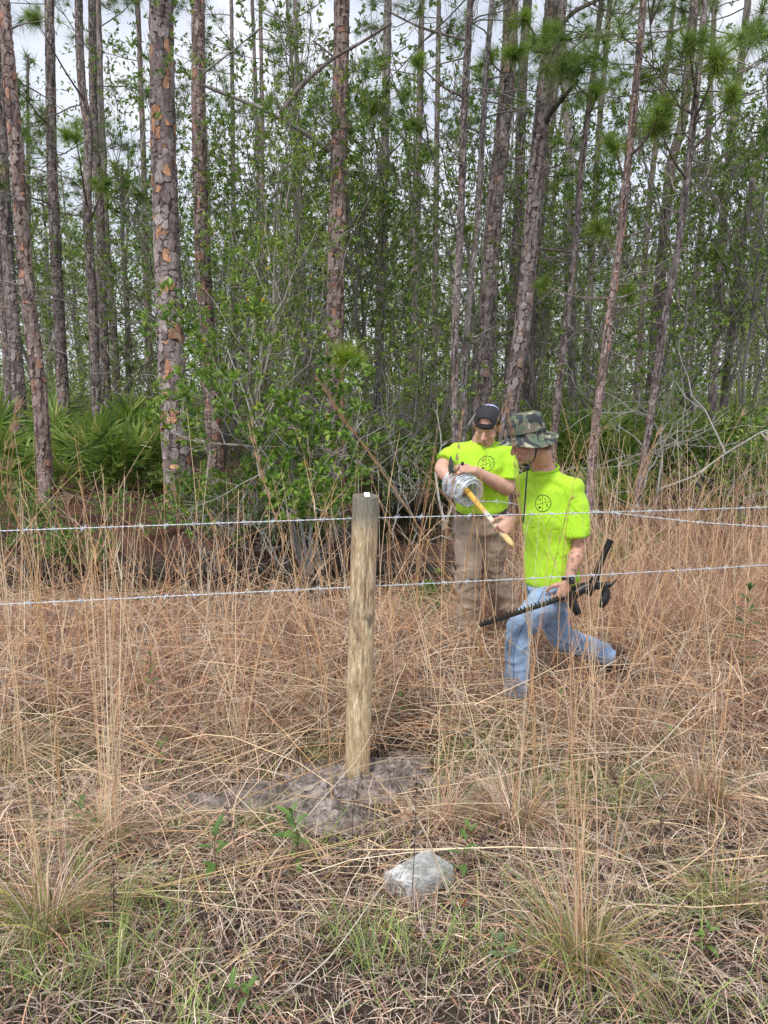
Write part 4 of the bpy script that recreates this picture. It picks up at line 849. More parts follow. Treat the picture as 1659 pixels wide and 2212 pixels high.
m.add(V.reshape(-1, 3), np.stack([i[:-1, :-1], i[:-1, 1:], i[1:, 1:], i[1:, :-1]], -1).reshape(-1, 4)); m.build('white_patch', M_white, boxo, smooth=True)
m = MB()
for s_ in (-1, 1): m.add(*tubes(cen+np.array([ex*hx*t-ey*hy*.55*s_+up*.028 for t in (-.9, -.3, .3, .9)]), np.full(4, .0016), 5))
m.build('rib', M_plastic, boxo)
# ------------------------------------------------------------------ the two workers
def skin_mat(nt, b):
    n = tex(nt, Scale=60, Detail=5); c = mixc(nt, 1.0, attr(nt), ramp(nt, n.outputs['Fac'], [(.35, (.86,.82,.80)), (.65, (1.08,1.07,1.06))]), 'MULTIPLY')
    nt.links.new(c, b.inputs['Base Color']); b.inputs['Roughness'].default_value = .48; b.inputs['Subsurface Weight'].default_value = .12; b.inputs['Subsurface Radius'].default_value = (.02,.008,.004); b.inputs['Subsurface Scale'].default_value = .5
    bump(nt, b, tex(nt, Scale=180, Detail=4).outputs['Fac'], .15, .003)
M_skin = mat('skin', skin_mat)
def cloth(name, rough, scale, weave=700, folds=.6, mulr=(.8, 1.1)):
    def f(nt, b):
        n = tex(nt, Scale=scale, Detail=6); c = mixc(nt, 1.0, attr(nt), ramp(nt, n.outputs['Fac'], [(.35, (mulr[0],)*3), (.65, (mulr[1],)*3)]), 'MULTIPLY')
        nt.links.new(c, b.inputs['Base Color']); b.inputs['Roughness'].default_value = rough; b.inputs['Sheen Weight'].default_value = .08; b.inputs['Specular IOR Level'].default_value = .25
        w = tex(nt, (1, 1, .5), Scale=9, Detail=4, Distortion=2.2); rg_ = N(nt, 'ShaderNodeMath', operation='SUBTRACT'); nt.links.new(w.outputs['Fac'], rg_.inputs[0]); rg_.inputs[1].default_value = .5; ab = N(nt, 'ShaderNodeMath', operation='ABSOLUTE'); nt.links.new(rg_.outputs[0], ab.inputs[0]); bump(nt, b, ab.outputs[0], folds, .05)
    return mat(name, f)
M_shirt = cloth('lime_shirt', .8, 5, folds=.5, mulr=(.93, 1.03)); M_jean = cloth('denim', .85, 9, folds=.5, mulr=(.62, 1.22)); M_khaki = cloth('khaki', .85, 7, folds=.5, mulr=(.72, 1.12))
M_black = simple('black_metal', (.012,.012,.013), .38, 0, 90, .35); M_blackcloth = simple('black_cloth', (.028,.027,.032), .8, 0, 60, .3); M_boot = simple('boot_leather', (.075,.05,.035), .75, 0, 40, .5, var=.4); M_sole = simple('boot_sole', (.03,.027,.025), .9, 0, 60, .5)
M_hair = simple('hair', (.30,.19,.09), .6, 0, 150, .8, var=.4); M_lilac = simple('cap_panel', (.42,.42,.68), .7, 0, 60, .2); M_eye = simple('eyeball', (.42,.33,.29), .3); M_iris = simple('iris', (.05,.07,.08), .15)
M_watchface = simple('watch_face', (.01,.01,.012), .15); M_blade = simple('grey_blade', (.13,.15,.14), .5, .5, 40, .4, var=.3); M_ink2 = simple('shirt_print', (.015,.05,.03), .7); M_leather = simple('belt_leather', (.05,.035,.03), .6, 0, 50, .3)
LIME = np.array([.50, .86, .045])
def head_frame(fwd, upv):
    f = norm(np.asarray(fwd, float)); r = norm(np.cross(f, upv)); return np.stack([r, f, np.cross(r, f)], 1)      # columns: right, forward, up
def head_parts(mb, c, M, s=1.0, heavy=0):
    E = lambda p, r: mb.add(*ellipsoid(c+M@(np.array(p)*s), np.array(r)*s, M))
    Cp = lambda p, q, a, b: mb.add(*capsule(c+M@(np.array(p)*s), c+M@(np.array(q)*s), a*s, b*s))
    E((0,-.014,.034), (.077,.098,.088)); E((0,.030,-.020), (.063+heavy*.5,.060,.078)); E((0,.026,-.070), (.054+heavy,.052,.040)); E((0,.066,-.098), (.021,.018,.017)); E((0,.070,.026), (.052,.022,.030))
    Cp((0,.088,.004), (0,.112,-.036), .0075, .0125); 
    for q in (-1, 1):
        E((q*.0125,.097,-.041), (.0095,.011,.008)); Cp((q*.012,.089,.020), (q*.046,.074,.019), .0085, .007); E((q*.040,.058,-.034), (.024,.024,.026)); E((q*.079,-.004,-.012), (.009,.018,.031)); E((q*.085,-.010,-.004), (.006,.014,.018))
        E((q*.032,.078,-.004), (.015,.009,.007)); E((q*.030,.050,-.075), (.026+heavy,.030,.028))
    E((0,.088,-.066), (.024,.0105,.0062)); E((0,.086,-.079), (.020,.0105,.0068)); E((0,.078,-.054), (.022,.012,.012))
def hand_parts(mb, wrist, d, palm_n, curl, thumb_side, s=1.0, spread=.012, fist=None):
    """d: towards the fingers, palm_n: out of the palm, thumb_side: towards the thumb; curl: total bend in radians"""
    d = norm(d); palm_n = norm(palm_n-d*np.dot(palm_n, d)); t = norm(thumb_side-d*np.dot(thumb_side, d)-palm_n*np.dot(thumb_side, palm_n))
    P = lambda a, b, c_: wrist+d*a*s+t*b*s+palm_n*c_*s
    mb.add(*loft([(P(-.01,0,0), .024*s, .019*s, t), (P(.02,.001,0), .031*s, .017*s, t), (P(.055,.002,.001), .041*s, .0155*s, t), (P(.088,0,.002), .041*s, .0135*s, t)], 14, .8))
    for k, (off, Ls) in enumerate(((.031,(.040,.026,.020)),(.0105,(.045,.029,.022)),(-.0105,(.041,.027,.021)),(-.031,(.032,.021,.018)))):
        p = P(.082, off, .003); a = 0.0; r = .0098*s*(1 if k < 3 else .88)
        for j, L in enumerate(Ls):
            a += curl[j] if hasattr(curl, '__len__') else curl/3; q = p+(d*math.cos(a)+palm_n*math.sin(a)+t*(1.5-k)*spread*(j == 0))*L*s; mb.add(*capsule(p, q, r, r*.9)); p = q; r *= .91
    p = P(.018, .030, .008); dirs = [norm(d*.55+t*.75+palm_n*.35), norm(d*.75+t*.35+palm_n*.65), norm(d*.8-t*.05+palm_n*.65)]
    for L, dd, r in zip((.038, .032, .026), dirs, (.0145, .0115, .0105)): q = p+dd*L*s; mb.add(*capsule(p, q, r*s, r*.9*s)); p = q
def secs(lst, side): return [(np.asarray(c, float), a, b, side) for (c, a, b) in lst]
def face_cols(V, c, M, s, base, stubble=.25):
    L = (V-c)@M/s; col = np.tile(np.array(base), (len(V), 1)); x, y, z = L.T
    near = (np.abs(x) < .1) & (y > -.12) & (z > -.14) & (z < .14)
    def blend(wt, c_): 
        nonlocal col; wt = (wt*near)[:, None]; col = col*(1-wt)+np.array(c_)*wt
    gz = lambda p, r: np.exp(-(((L-np.array(p))/np.array(r))**2).sum(1))
    blend(.55*np.exp(-((z+.085)/.03)**2)*(y > .0)*stubble*2, [.36,.22,.15]); blend(.5*gz((0,.108,-.038),(.02,.02,.02)), [.72,.30,.23])
    for q in (-1, 1): blend(.35*gz((q*.045,.07,-.03),(.02,.03,.02)), [.72,.32,.25]); blend(.6*gz((q*.084,-.006,-.01),(.012,.03,.04)), [.72,.30,.24]); blend(.75*gz((q*.030,.090,.021),(.020,.03,.0045)), [.26,.15,.09]); blend(.5*gz((q*.032,.088,.006),(.016,.03,.006)), [.40,.20,.15]); blend(.95*gz((q*.032,.086,-.004),(.015,.03,.0028)), [.10,.05,.04])
    blend(.8*gz((0,.098,-.0725),(.022,.02,.0085)), [.62,.22,.19]); blend(.9*gz((0,.096,-.0725),(.020,.03,.0022)), [.16,.05,.045]); blend(.6*(gz((.008,.10,-.046),(.005,.02,.003))+gz((-.008,.10,-.046),(.005,.02,.003))), [.2,.08,.06])
    return col
def eyes(root, c, M, s):
    for q in (-1, 1):
        p = c+M@(np.array([q*.032, .0765, -.004])*s); m = MB(); m.add(*ellipsoid(p, np.array([.0105,.0105,.0024])*s, M)); e = m.build('eye', M_eye, root, smooth=True)
        m = MB(); m.add(*ellipsoid(p+M@(np.array([0,.0095,-.001])*s), np.array([.0045,.0024,.0022])*s, M)); m.build('iris', M_iris, e, smooth=True)
def wrinkle(V, Nn, fr, amp, seed, dirv=(1, 0, 0)):
    out = V.copy(); off = Vector((seed*7.3, seed*1.7, 0)); D = np.array(dirv)
    for i in range(len(V)):
        p = V[i]; q = Vector((p[0]*fr[0], p[1]*fr[1], p[2]*fr[2]))+off; w = mnoise.noise_vector(q*.6)
        a = mnoise.noise(q+w*1.1); b_ = mnoise.noise(q*2.3+w*1.6); rdg = (1-2.2*math.sqrt(a*a+.004))+.28*(1-2.4*abs(b_)); out[i] = p+Nn[i]*amp*(rdg*.85-.42)
    return out
def fix_normals(V, Fs, Nn):
    nf = np.zeros_like(V)
    for f in Fs:
        a = V[f[:, 1]]-V[f[:, 0]]; b = V[f[:, 2]]-V[f[:, 0]]; n = np.cross(a, b)
        for k in range(f.shape[1]): np.add.at(nf, f[:, k], n)
    return norm(nf)
def garment(name, prims, voxel, smooth, material, parent, colf, wr=None, seed=0):
    V, Fs, Nn = fuse(name, prims, voxel, smooth); Nn = fix_normals(V, Fs, Nn)
    if wr: V = wrinkle(V, Nn, wr[0], wr[1], seed)
    m = MB(); m.add(V, Fs, colf(V)); o = m.build(name, material, parent, smooth=True); return o, V, Fs
def body(root, prims, voxel, colf):
    V, Fs, Nn = fuse('body', prims, voxel, 2, .5); m = MB(); m.add(V, Fs, colf(V)); return m.build('body', M_skin, root, smooth=True)
def logo(shirt, V, Fs, c, right, up, r, aspect=1.0):
    """printed circle, cross and letters laid on the cloth"""
    tris = []
    for f in Fs: tris += f[:, :3].tolist()+(f[:, [0, 2, 3]].tolist() if f.shape[1] == 4 else [])
    bvh = BVHTree.FromPolygons([Vector(v) for v in V], tris); nrm = norm(np.cross(right, up)); st = []
    a = np.linspace(0, 2*np.pi, 49); st.append((np.stack([np.cos(a), np.sin(a)], 1), .085)); st += [(np.array([[-.12,.86],[.14,-.86]]), .05), (np.array([[-.78,-.26],[.82,.28]]), .05)]
    def L(pts, dx, dy, s_=.17): st.append((np.array(pts)*s_+np.array([dx, dy]), .055))
    L([[-.8,1],[-.8,-1]], -.46, .42); L([[.8,1],[.8,-1]], -.46, .42); L([[-.8,0],[.8,0]], -.46, .42)
    L([[-.5,1],[-.5,-1],[.8,-1]], .34, .58); L([[.8,.8],[.2,1],[-.6,.8],[-.6,.2],[.5,-.1],[.7,-.6],[.1,-1],[-.8,-.8]], .56, -.22)
    rg = np.random.default_rng(2)
    for _ in range(9): p = rg.uniform(-1, 1, (3, 2)); L(p*[1.2, .8], -.30, -.52, .18)
    m = MB()
    for pts, w in st:
        n = max(2, int(len(pts)*4)) if len(pts) < 20 else 49
        d = np.concatenate([[0], np.cumsum(np.linalg.norm(np.diff(pts, axis=0), axis=1))]); q = np.linspace(0, d[-1], n); p2 = np.stack([np.interp(q, d, pts[:, 0]), np.interp(q, d, pts[:, 1])], 1)
        tn = norm(np.gradient(p2, axis=0)); nn_ = np.stack([-tn[:, 1], tn[:, 0]], 1)*w/2; rows = []
        for e in (p2-nn_, p2+nn_):
            row = []
            for k in e:
                o_ = c+(right*k[0]*aspect+up*k[1])*r+nrm*.25; h = bvh.ray_cast(Vector(o_), Vector(-nrm)); row.append(np.array(h[0])+nrm*.0014 if h[0] else c+(right*k[0]*aspect+up*k[1])*r)
            rows.append(row)
        V2 = np.array(rows).transpose(1, 0, 2); i = np.arange(n*2).reshape(n, 2); m.add(V2.reshape(-1, 3), np.stack([i[:-1, 0], i[:-1, 1], i[1:, 1], i[1:, 0]], -1))
    m.build('chest_print', M_ink2, shirt)

# ======================= worker in the camouflage hat =======================
Hm = thing('person', 'worker striding left in camouflage bucket hat, lime T-shirt and light blue jeans', 'person', (W(1190,1400,4.3)[0], 4.3, float(g(W(1190,1400,4.3)[0], 4.3))))
f = norm(np.array([-.74, -.67, 0])); lf = np.array([.67, -.74, 0])
hip = W(1188, 1252, 4.33); waist = W(1186, 1195, 4.33); chest = W(1184, 1105, 4.31); shl = W(1185, 1040, 4.32); nb = W(1172, 1004, 4.30)
shL = shl+lf*.168+np.array([.01, 0, -.005]); shR = shl-lf*.168
elL = W(1251, 1183, 4.19); wrL = W(1226, 1258, 4.12); elR = W(1150, 1120, 4.50); wrR = W(1109, 1122, 4.40)
hdc = W(1141, 951, 4.21); hM = head_frame((-.93, -.30, -.33), (-.12, 0, 1)); SH = 1.0
hipL = hip+lf*.085+np.array([0, 0, -.02]); hipR = hip-lf*.085+np.array([0, 0, -.02])
knF = W(1120, 1362, 4.20); anF = W(1114, 1500, 4.22); knR = W(1212, 1378, 4.42); anR = W(1322, 1418, 4.45)
# the near leg strides forward, the far leg trails
b = MB(); head_parts(b, hdc, hM, SH)
b.add(*loft(secs([(nb+np.array([.015,0,-.05]), .075, .065), (nb, .060, .060), ((nb+hdc)/2+hM@np.array([0,-.025,-.02]), .057, .062), (hdc+hM@np.array([0,-.035,-.06]), .056, .066)], lf), 16))
b.add(*loft(secs([(hip, .14, .10), (waist, .13, .09), (chest, .155, .105), (shl+np.array([0,0,-.05]), .10, .07)], lf)))
for s_, e_, w_ in ((shL, elL, wrL), (shR, elR, wrR)):
    s_ = s_+np.array([0,0,-.03]); b.add(*loft(secs([(s_, .040, .040), (s_*.45+e_*.55, .048, .050), (e_, .041, .043)], (0,0,1)) if abs(norm(e_-s_)[2]) < .6 else secs([(s_, .036, .036), (s_*.45+e_*.55, .048, .050), (e_, .042, .044)], f), 16))
    b.add(*loft(secs([(e_, .043, .043), (e_*.7+w_*.3, .045, .043), (e_*.25+w_*.75, .032, .030), (w_, .028, .024)], f), 16, .8))
b.add(*capsule(hipL, knF, .075, .05)); b.add(*capsule(knF, anF, .05, .034)); b.add(*capsule(hipR, knR, .075, .05)); b.add(*capsule(knR, anR, .05, .034))
# left hand closed round the black bar, right hand round the handle
BA = W(1036, 1351, 4.02); BB = W(1228, 1288, 4.10); bd = norm(BB-BA); HLc = W(1205, 1290, 4.10)
hdirL = norm(W(1203, 1292, 4.09)-wrL)
hand_parts(b, wrL, norm(np.array([-.30, -.05, -.95])), np.array([-.25, .95, .0]), (.85, 1.15, .7), -bd*1.0, 1.03)
hnd = norm(HD1-HD0); 
hand_parts(b, wrR, norm(np.array([-.72, -.25, -.60])), norm(np.array([-.25, .75, -.55])), (.95, 1.2, .8), -hnd, 1.03)
SK = np.array([.66, .39, .29])
def hcol(V):
    col = face_cols(V, hdc, hM, SH, SK, .3)
    nk = np.exp(-(np.linalg.norm(V-(nb+np.array([.02,-.02,.03])), axis=1)/.09)**2)[:, None]; col = col*(1-nk*.6)+np.array([.80,.34,.25])*nk*.6
    d = norm(wrL-elL); tt = (V-elL)@d/np.linalg.norm(wrL-elL); rr_ = np.linalg.norm((V-elL)-np.outer((V-elL)@d, d), axis=1); arm = (rr_ < .07) & (tt > -.35) & (tt < .72)
    a = np.arctan2((V-elL)@np.array([0, 0, 1.])+.0, (V-elL)@lf); pat = nz(V[:, 0]+V[:, 2]*.7, V[:, 2]+V[:, 1], 55)+.8*nz(V[:, 2], V[:, 0]+V[:, 1], 110)
    ink = np.where(arm, .75*sstep(.30, .62, pat)+.25*sstep(-.2, .6, nz(V[:, 2], V[:, 0], 30)), 0)[:, None]; col = col*(1-ink*.75)+np.array([.10,.10,.11])*ink*.75
    arm2 = ((rr_ < .08) & (tt > -.5) & (tt < .9)).astype(float)[:, None]*.3; return col*(1-arm2)+col*np.array([1.0,.80,.72])*arm2
body(Hm, b, .0048, hcol); eyes(Hm, hdc, hM, SH)
# T-shirt
def yoke(m, shl, sR, sL, neck, ff, t=1.0):
    z = np.array([0, 0, 1.])
    m.add(*loft([(sR+z*-.020, .058*t, .056*t, ff), (sR*.65+sL*.35+z*-.012, .080*t, .060*t, ff), (sR*.5+sL*.5+z*-.002, .088*t, .064*t, ff), (sR*.35+sL*.65+z*-.012, .080*t, .060*t, ff), (sL+z*-.020, .058*t, .056*t, ff)], 18, .8))
    for q in (sR, sL): a_ = neck+z*-.046; e_ = q+z*-.012; m.add(*loft([(a_, .062*t, .040*t, ff), (a_*.5+e_*.5+z*-.004, .062*t, .042*t, ff), (e_, .054*t, .050*t, ff)], 16, .8))
    m.add(*loft([(shl+z*-.02, .11*t, .085*t, norm(sL-sR)), (neck+z*-.052, .084*t, .080*t, norm(sL-sR))], 18, .2))
m = MB(); m.add(*loft(secs([(hip+np.array([.01,0,.0]), .168, .140), (waist+f*.005+np.array([.012,0,0]), .154, .124), (chest+np.array([.01,0,0]), .166, .128), (shl+np.array([0,0,-.045]), .160, .115), (shl+np.array([0,0,-.005]), .13, .095)], lf), 26, .35)); yoke(m, shl, shR, shL, nb+np.array([.012,0,0]), f)
m.add(*loft(secs([(shL+np.array([-.016,.010,-.026]), .056, .056), (shL*.7+elL*.3+np.array([-.004,0,0]), .066, .064), (shL*.17+elL*.83+np.array([-.006,0,.01]), .076, .066)], f), 20, .1))
m.add(*loft(secs([(shR+np.array([.01,0,-.02]), .062, .062), (shR*.35+elR*.65, .074, .072)], (0,0,1)), 20, .15))
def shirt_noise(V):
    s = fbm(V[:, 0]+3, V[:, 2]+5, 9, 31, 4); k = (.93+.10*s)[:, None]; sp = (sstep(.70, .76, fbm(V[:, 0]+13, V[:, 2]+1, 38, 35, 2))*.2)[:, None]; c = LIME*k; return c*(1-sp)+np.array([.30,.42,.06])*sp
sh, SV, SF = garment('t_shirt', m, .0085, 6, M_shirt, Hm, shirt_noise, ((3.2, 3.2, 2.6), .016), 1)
lc = W(1167, 1088, 4.18); logo(sh, SV, SF, lc, norm(np.array([.72,-.60,0])), np.array([.03,0,1.]), .046, 1.0)
m = MB(); a = np.linspace(0, 2*np.pi, 40); cn_ = nb+np.array([.012,0,-.026]); m.add(*tubes(cn_+np.outer(np.cos(a), lf)*.078+np.outer(np.sin(a), f)*.074+np.outer(np.sin(a)*-.022+.004, (0,0,1)), np.full(40, .0062), 8, np.array([LIME*.92]))); m.build('collar', M_shirt, sh, smooth=True)
# jeans
m = MB(); m.add(*loft(secs([(hip+np.array([0,0,-.05]), .152, .125), (hip, .142, .112), (waist+np.array([0.01,0,-.06]), .128, .096)], lf), 24, .3))
m.add(*loft(secs([(hipL, .100, .104), (hipL*.5+knF*.5, .092, .095), (knF, .076, .080), (knF*.5+anF*.5, .070, .072), (anF+np.array([0,0,.01]), .072, .074)], f), 22, .12))
m.add(*loft(secs([(hipR, .098, .100), (hipR*.5+knR*.5+np.array([.01,0,0]), .090, .092), (knR, .079, .080), (knR*.5+anR*.5, .070, .071), (anR+np.array([-.01,0,.0]), .065, .066)], lf), 22, .12))
def jcol(V):
    c = np.tile([.29,.42,.62], (len(V), 1)); wear = (.5+.5*nz(V[:, 0], V[:, 2], 14))[:, None]; c = c*(.82+.36*wear)
    th = np.exp(-((V-(hipL*.45+knF*.55))**2).sum(1)/.02)[:, None]; c = c*(1-th*.4)+np.array([.48,.58,.74])*th*.4
    mud = (sstep(.1, .7, nz(V[:, 0]+.3, V[:, 2], 22))*np.exp(-((V[:, 2]+.02)/.16)**2))[:, None]*.45; c = c*(1-mud)+np.array([.22,.19,.17])*mud
    hp = W(1141, 1266, 4.17); d = np.sqrt(((V[:, 0]-hp[0])/1.0)**2+(V[:, 2]-hp[2])**2); front = V[:, 1] < 4.32
    c = np.where(((d < .021) & front)[:, None], [.72,.75,.8], c); return np.where(((d < .013) & front)[:, None], [.02,.02,.03], c)
je, JV, JF = garment('jeans', m, .008, 4, M_jean, Hm, jcol, ((6, 6, 11), .0085), 3)
# seams
def seam(pts, col=(.13,.2,.34)):
    tris = []
    for f_ in JF: tris += f_[:, :3].tolist()+(f_[:, [0, 2, 3]].tolist() if f_.shape[1] == 4 else [])
    bv = BVHTree.FromPolygons([Vector(v) for v in JV], tris); P = []
    for x, y in spline([(a_, b_, 0) for a_, b_ in pts], 26)[:, :2]:
        d = Vector(ray(x, y)).normalized(); h = bv.ray_cast(Vector((0, 0, CAMZ)), d)
        if h[0]: P.append(np.array(h[0]))
    if len(P) > 3: m = MB(); m.add(*tubes(np.array(P), np.full(len(P), .0028), 5, np.array([col]))); m.build('seam', M_jean, je, smooth=True)
seam([(1178, 1268), (1156, 1310), (1130, 1352), (1112, 1400), (1110, 1450), (1112, 1490)]); seam([(1172, 1338), (1186, 1368), (1225, 1392), (1270, 1408), (1300, 1425)])
# boots
for an, d in ((anF+np.array([0,0,-.035]), np.array([-.93,-.35,-.05])), (anR+np.array([.015,0,-.004]), np.array([.92,.12,-.26]))):
    d = norm(d); sole = norm(np.cross(np.cross(d, (0,0,1)), d)) if an is not None else 0; s_ = norm(np.cross(d, sole)); m = MB()
    m.add(*loft([(an+sole*.06, .045, .048, s_), (an, .044, .05, s_)], 16, .6)); m.add(*loft([(an-d*.055-sole*.035, .036, .036, s_), (an+d*.02-sole*.03, .043, .046, s_), (an+d*.11-sole*.045, .049, .034, s_), (an+d*.19-sole*.052, .040, .025, s_)], 16, .8))
    V, Fs, _ = fuse('boot', m, .006, 3); mm = MB(); mm.add(V, Fs); bo = mm.build('boot', M_boot, Hm, smooth=True); m = MB(); m.add(*loft([(an-d*.06-sole*.078, .038, .011, s_), (an+d*.06-sole*.082, .046, .011, s_), (an+d*.20-sole*.082, .040, .011, s_)], 16, 1)); m.build('sole', M_sole, bo, smooth=True)
# watch
wd = norm(wrL-elL); wc = wrL-wd*.012; a = np.linspace(0, 2*np.pi, 30); u = norm(np.cross(wd, (0,0,1))); v = np.cross(wd, u); m = MB(); m.add(*tubes(wc+np.outer(np.cos(a), u)*.034+np.outer(np.sin(a), v)*.031, np.full(30, .008), 8)); wa = m.build('watch_strap', M_blackcloth, Hm, smooth=True)
n_ = norm(np.array([.35,-.9,.3])); n_ = norm(n_-wd*np.dot(n_, wd)); m = MB(); m.add(*tubes(np.array([wc+n_*.026, wc+n_*.043]), np.array([.0215, .0215]), 18, cap=True)); w2 = m.build('watch_case', M_black, wa); m = MB(); m.add(*tubes(np.array([wc+n_*.0432, wc+n_*.0445]), np.array([.0165, .0165]), 18, cap=True)); m.build('dial', M_watchface, wa)
# hat
def camo(nt, b):
    v = tex(nt, (1, 1, 1.25), Scale=8.5, Detail=2.6, Roughness=.55, Distortion=1.2); v2 = tex(nt, (1.1, 1, 1.2), Scale=11, Detail=2.4, Distortion=1.4); v2.inputs['Vector'].links[0].from_node.inputs['Location'].default_value = (4, 2, 7)
    v3 = tex(nt, (1, 1.2, 1), Scale=10, Detail=2.5, Distortion=1.6); v3.inputs['Vector'].links[0].from_node.inputs['Location'].default_value = (1, 9, 3)
    c = ramp(nt, v.outputs['Fac'], [(0, (.115,.15,.10)), (.50, (.20,.165,.12))], 'CONSTANT'); c = mixc(nt, ramp(nt, v3.outputs['Fac'], [(0, (0,0,0)), (.57, (1,1,1))], 'CONSTANT'), c, (.40,.38,.27)); c = mixc(nt, ramp(nt, v2.outputs['Fac'], [(0, (0,0,0)), (.54, (1,1,1))], 'CONSTANT'), c, (.035,.042,.045))
    nt.links.new(c, b.inputs['Base Color']); b.inputs['Roughness'].default_value = .85; bump(nt, b, tex(nt, Scale=14, Detail=4).outputs['Fac'], .4, .02)
M_camo = mat('camouflage', camo)
hatc = hdc+hM@np.array([0, -.002, .046]); tM = head_frame((-.93,-.30,-.20), (-.02,0,1))
prof = [(.002, .108), (.035, .107), (.066, .104), (.084, .094), (.094, .074), (.0995, .038), (.101, 0), (.1015, -.012), (.112, -.020), (.130, -.032), (.148, -.045), (.160, -.054), (.1615, -.057), (.158, -.058), (.130, -.037), (.105, -.020), (.097, -.010)]
n = 64; a = np.linspace(0, 2*np.pi, n, endpoint=False); rows = []
for r_, z_ in prof:
    out = max(0, (r_-.1015)/.06); sag = -.016*out*np.cos(2*a)*1.0-.010*out*np.sin(a)*-1+.006*out*np.sin(3*a+1); wv = .0022*np.sin(5*a+z_*40)+.002*np.sin(9*a+1)
    rows.append(hatc+np.outer(np.cos(a)*(r_*.92+wv), tM[:, 0])+np.outer(np.sin(a)*(r_*1.08+wv), tM[:, 1])+np.outer(z_+sag, tM[:, 2]))
V = np.vstack(rows); i = np.arange(len(V)).reshape(-1, n); m = MB(); m.add(V, np.stack([i[:-1], np.roll(i[:-1], -1, 1), np.roll(i[1:], -1, 1), i[1:]], -1).reshape(-1, 4)); hat = m.build('bucket_hat', M_camo, Hm, smooth=True)
m = MB(); m.add(*tubes(np.array([hatc+np.outer(math.cos(q), tM[:, 0])[0]*.103*.92+tM[:, 1]*math.sin(q)*.103*1.08+tM[:, 2]*.006 for q in np.linspace(0, 2*np.pi, 50)]), np.full(50, .0035), 6)); m.build('hat_band', simple('hat_band', (.06,.075,.06), .85), hat, smooth=True)
M_brass = simple('eyelet_metal', (.42,.40,.33), .35, .8)
for az, zz, r_ in ((3.02, .045, .0965), (3.5, .050, .0955), (3.28, .022, .0995), (3.95, .028, .099), (3.3, -.040, .139)):
    q = np.linspace(0, 2*np.pi, 14); c_ = hatc+tM[:, 0]*math.cos(az)*r_*.925+tM[:, 1]*math.sin(az)*r_*1.085*1.0+tM[:, 2]*zz; o_ = norm(tM[:, 0]*math.cos(az)+tM[:, 1]*math.sin(az)+tM[:, 2]*.3)
    e1 = norm(np.cross(o_, (0,0,1))); e2 = np.cross(o_, e1); m = MB(); m.add(*tubes(c_+o_*.001+np.outer(np.cos(q), e1)*.0042+np.outer(np.sin(q), e2)*.0042, np.full(14, .0014), 5)); m.build('eyelet', M_brass, hat, smooth=True)
cp = [W(1158, 966, 4.125), W(1154, 990, 4.10), W(1143, 1006, 4.09), W(1139, 1012, 4.08), W(1136, 1045, 4.06), W(1133, 1090, 4.06), W(1129, 1130, 4.05)]
m = MB()
for o_ in (0, .004): m.add(*tubes(spline([p+np.array([o_, 0, 0]) for p in cp], 40), np.full(40, .0023), 6))
m.build('chin_cord', M_blackcloth, hat, smooth=True); m = MB(); m.add(*capsule(cp[3]+np.array([-.006,0,.004]), cp[3]+np.array([.010,0,-.002]), .0075, .0065)); m.build('toggle', M_black, hat, smooth=True)
# hair under the brim at the nape
m = MB(); rg = np.random.default_rng(3); k = 1500; a = rg.uniform(np.pi+.35, 2*np.pi-.35, k); zt = rg.uniform(-.055, .02, k); p = np.stack([np.cos(a)*.082, -.014+np.sin(a)*.101*np.sqrt(np.clip(1-(zt/.11)**2, .5, 1)), zt], 1); p0 = hdc+(p@hM.T); d = (np.stack([np.cos(a)*.35, np.sin(a)*.5, np.full(k, -1.)], 1)@hM.T); d = norm(d+rg.normal(0, .25, (k, 3)))
Q = np.stack([p0, p0+d*.014, p0+d*.028+np.array([0,0,-.002])], 1); m.add(*tubes(Q, np.tile([.0012, .001, .0004], (k, 1)), 3)); tag(m.build('hair', M_hair, Hm), kind='stuff')

# black fence stretcher held in the left hand
tl = thing('fence_stretcher', 'black notched steel fence stretching tool held low by the hatted worker', 'tool', HLc)
Y0 = 4.10; m = MB(); V, fq = bar(BA, BB, .013, .036, (0,1,0)); m.add(V, fq)
dn = norm(np.cross(bd, (0,1,0))); dn = dn if dn[2] > 0 else -dn; n = 22
for i in range(n):
    p = BA+(BB-BA)*(.06+.9*i/n)+dn*.0185; m.add(*bar(p-bd*.0032, p+bd*.0032, .010, .008, (0,1,0)))
m.build('notched_bar', M_black, tl)
def rod(pts, rr, name, sides=12, flat=None):
    P = spline([W(x, y, Y) for x, y, Y in pts], 18); r = np.interp(np.linspace(0, 1, 18), np.linspace(0, 1, len(rr)), rr); m = MB(); m.add(*tubes(P, r, sides, cap=True)); return m.build(name, M_black, tl, smooth=False)
rod([(1222,1292,4.12),(1240,1284,4.13),(1258,1272,4.14),(1280,1265,4.14),(1300,1266,4.15),(1318,1262,4.15)], [.020,.028,.027,.024,.020,.017], 'frame')
rod([(1270,1285,4.13),(1281,1262,4.14),(1289,1240,4.15),(1298,1212,4.16)], [.018,.027,.022,.015], 'lever')
rod([(1296,1222,4.16),(1307,1192,4.17),(1319,1166,4.17)], [.0165,.018,.018], 'handle_grip')
rod([(1236,1278,4.11),(1235,1296,4.11),(1241,1312,4.10),(1249,1325,4.10)], [.022,.028,.025,.022], 'lower_jaw')
rod([(1304,1264,4.15),(1308,1280,4.15),(1303,1298,4.14),(1296,1311,4.14)], [.020,.028,.029,.017], 'hook')
rod([(1312,1270,4.15),(1322,1262,4.15),(1332,1252,4.16)], [.008,.007,.005], 'pin')
rod([(1232,1272,4.16),(1246,1268,4.17),(1262,1262,4.18)], [.010,.014,.010], 'cam_plate')
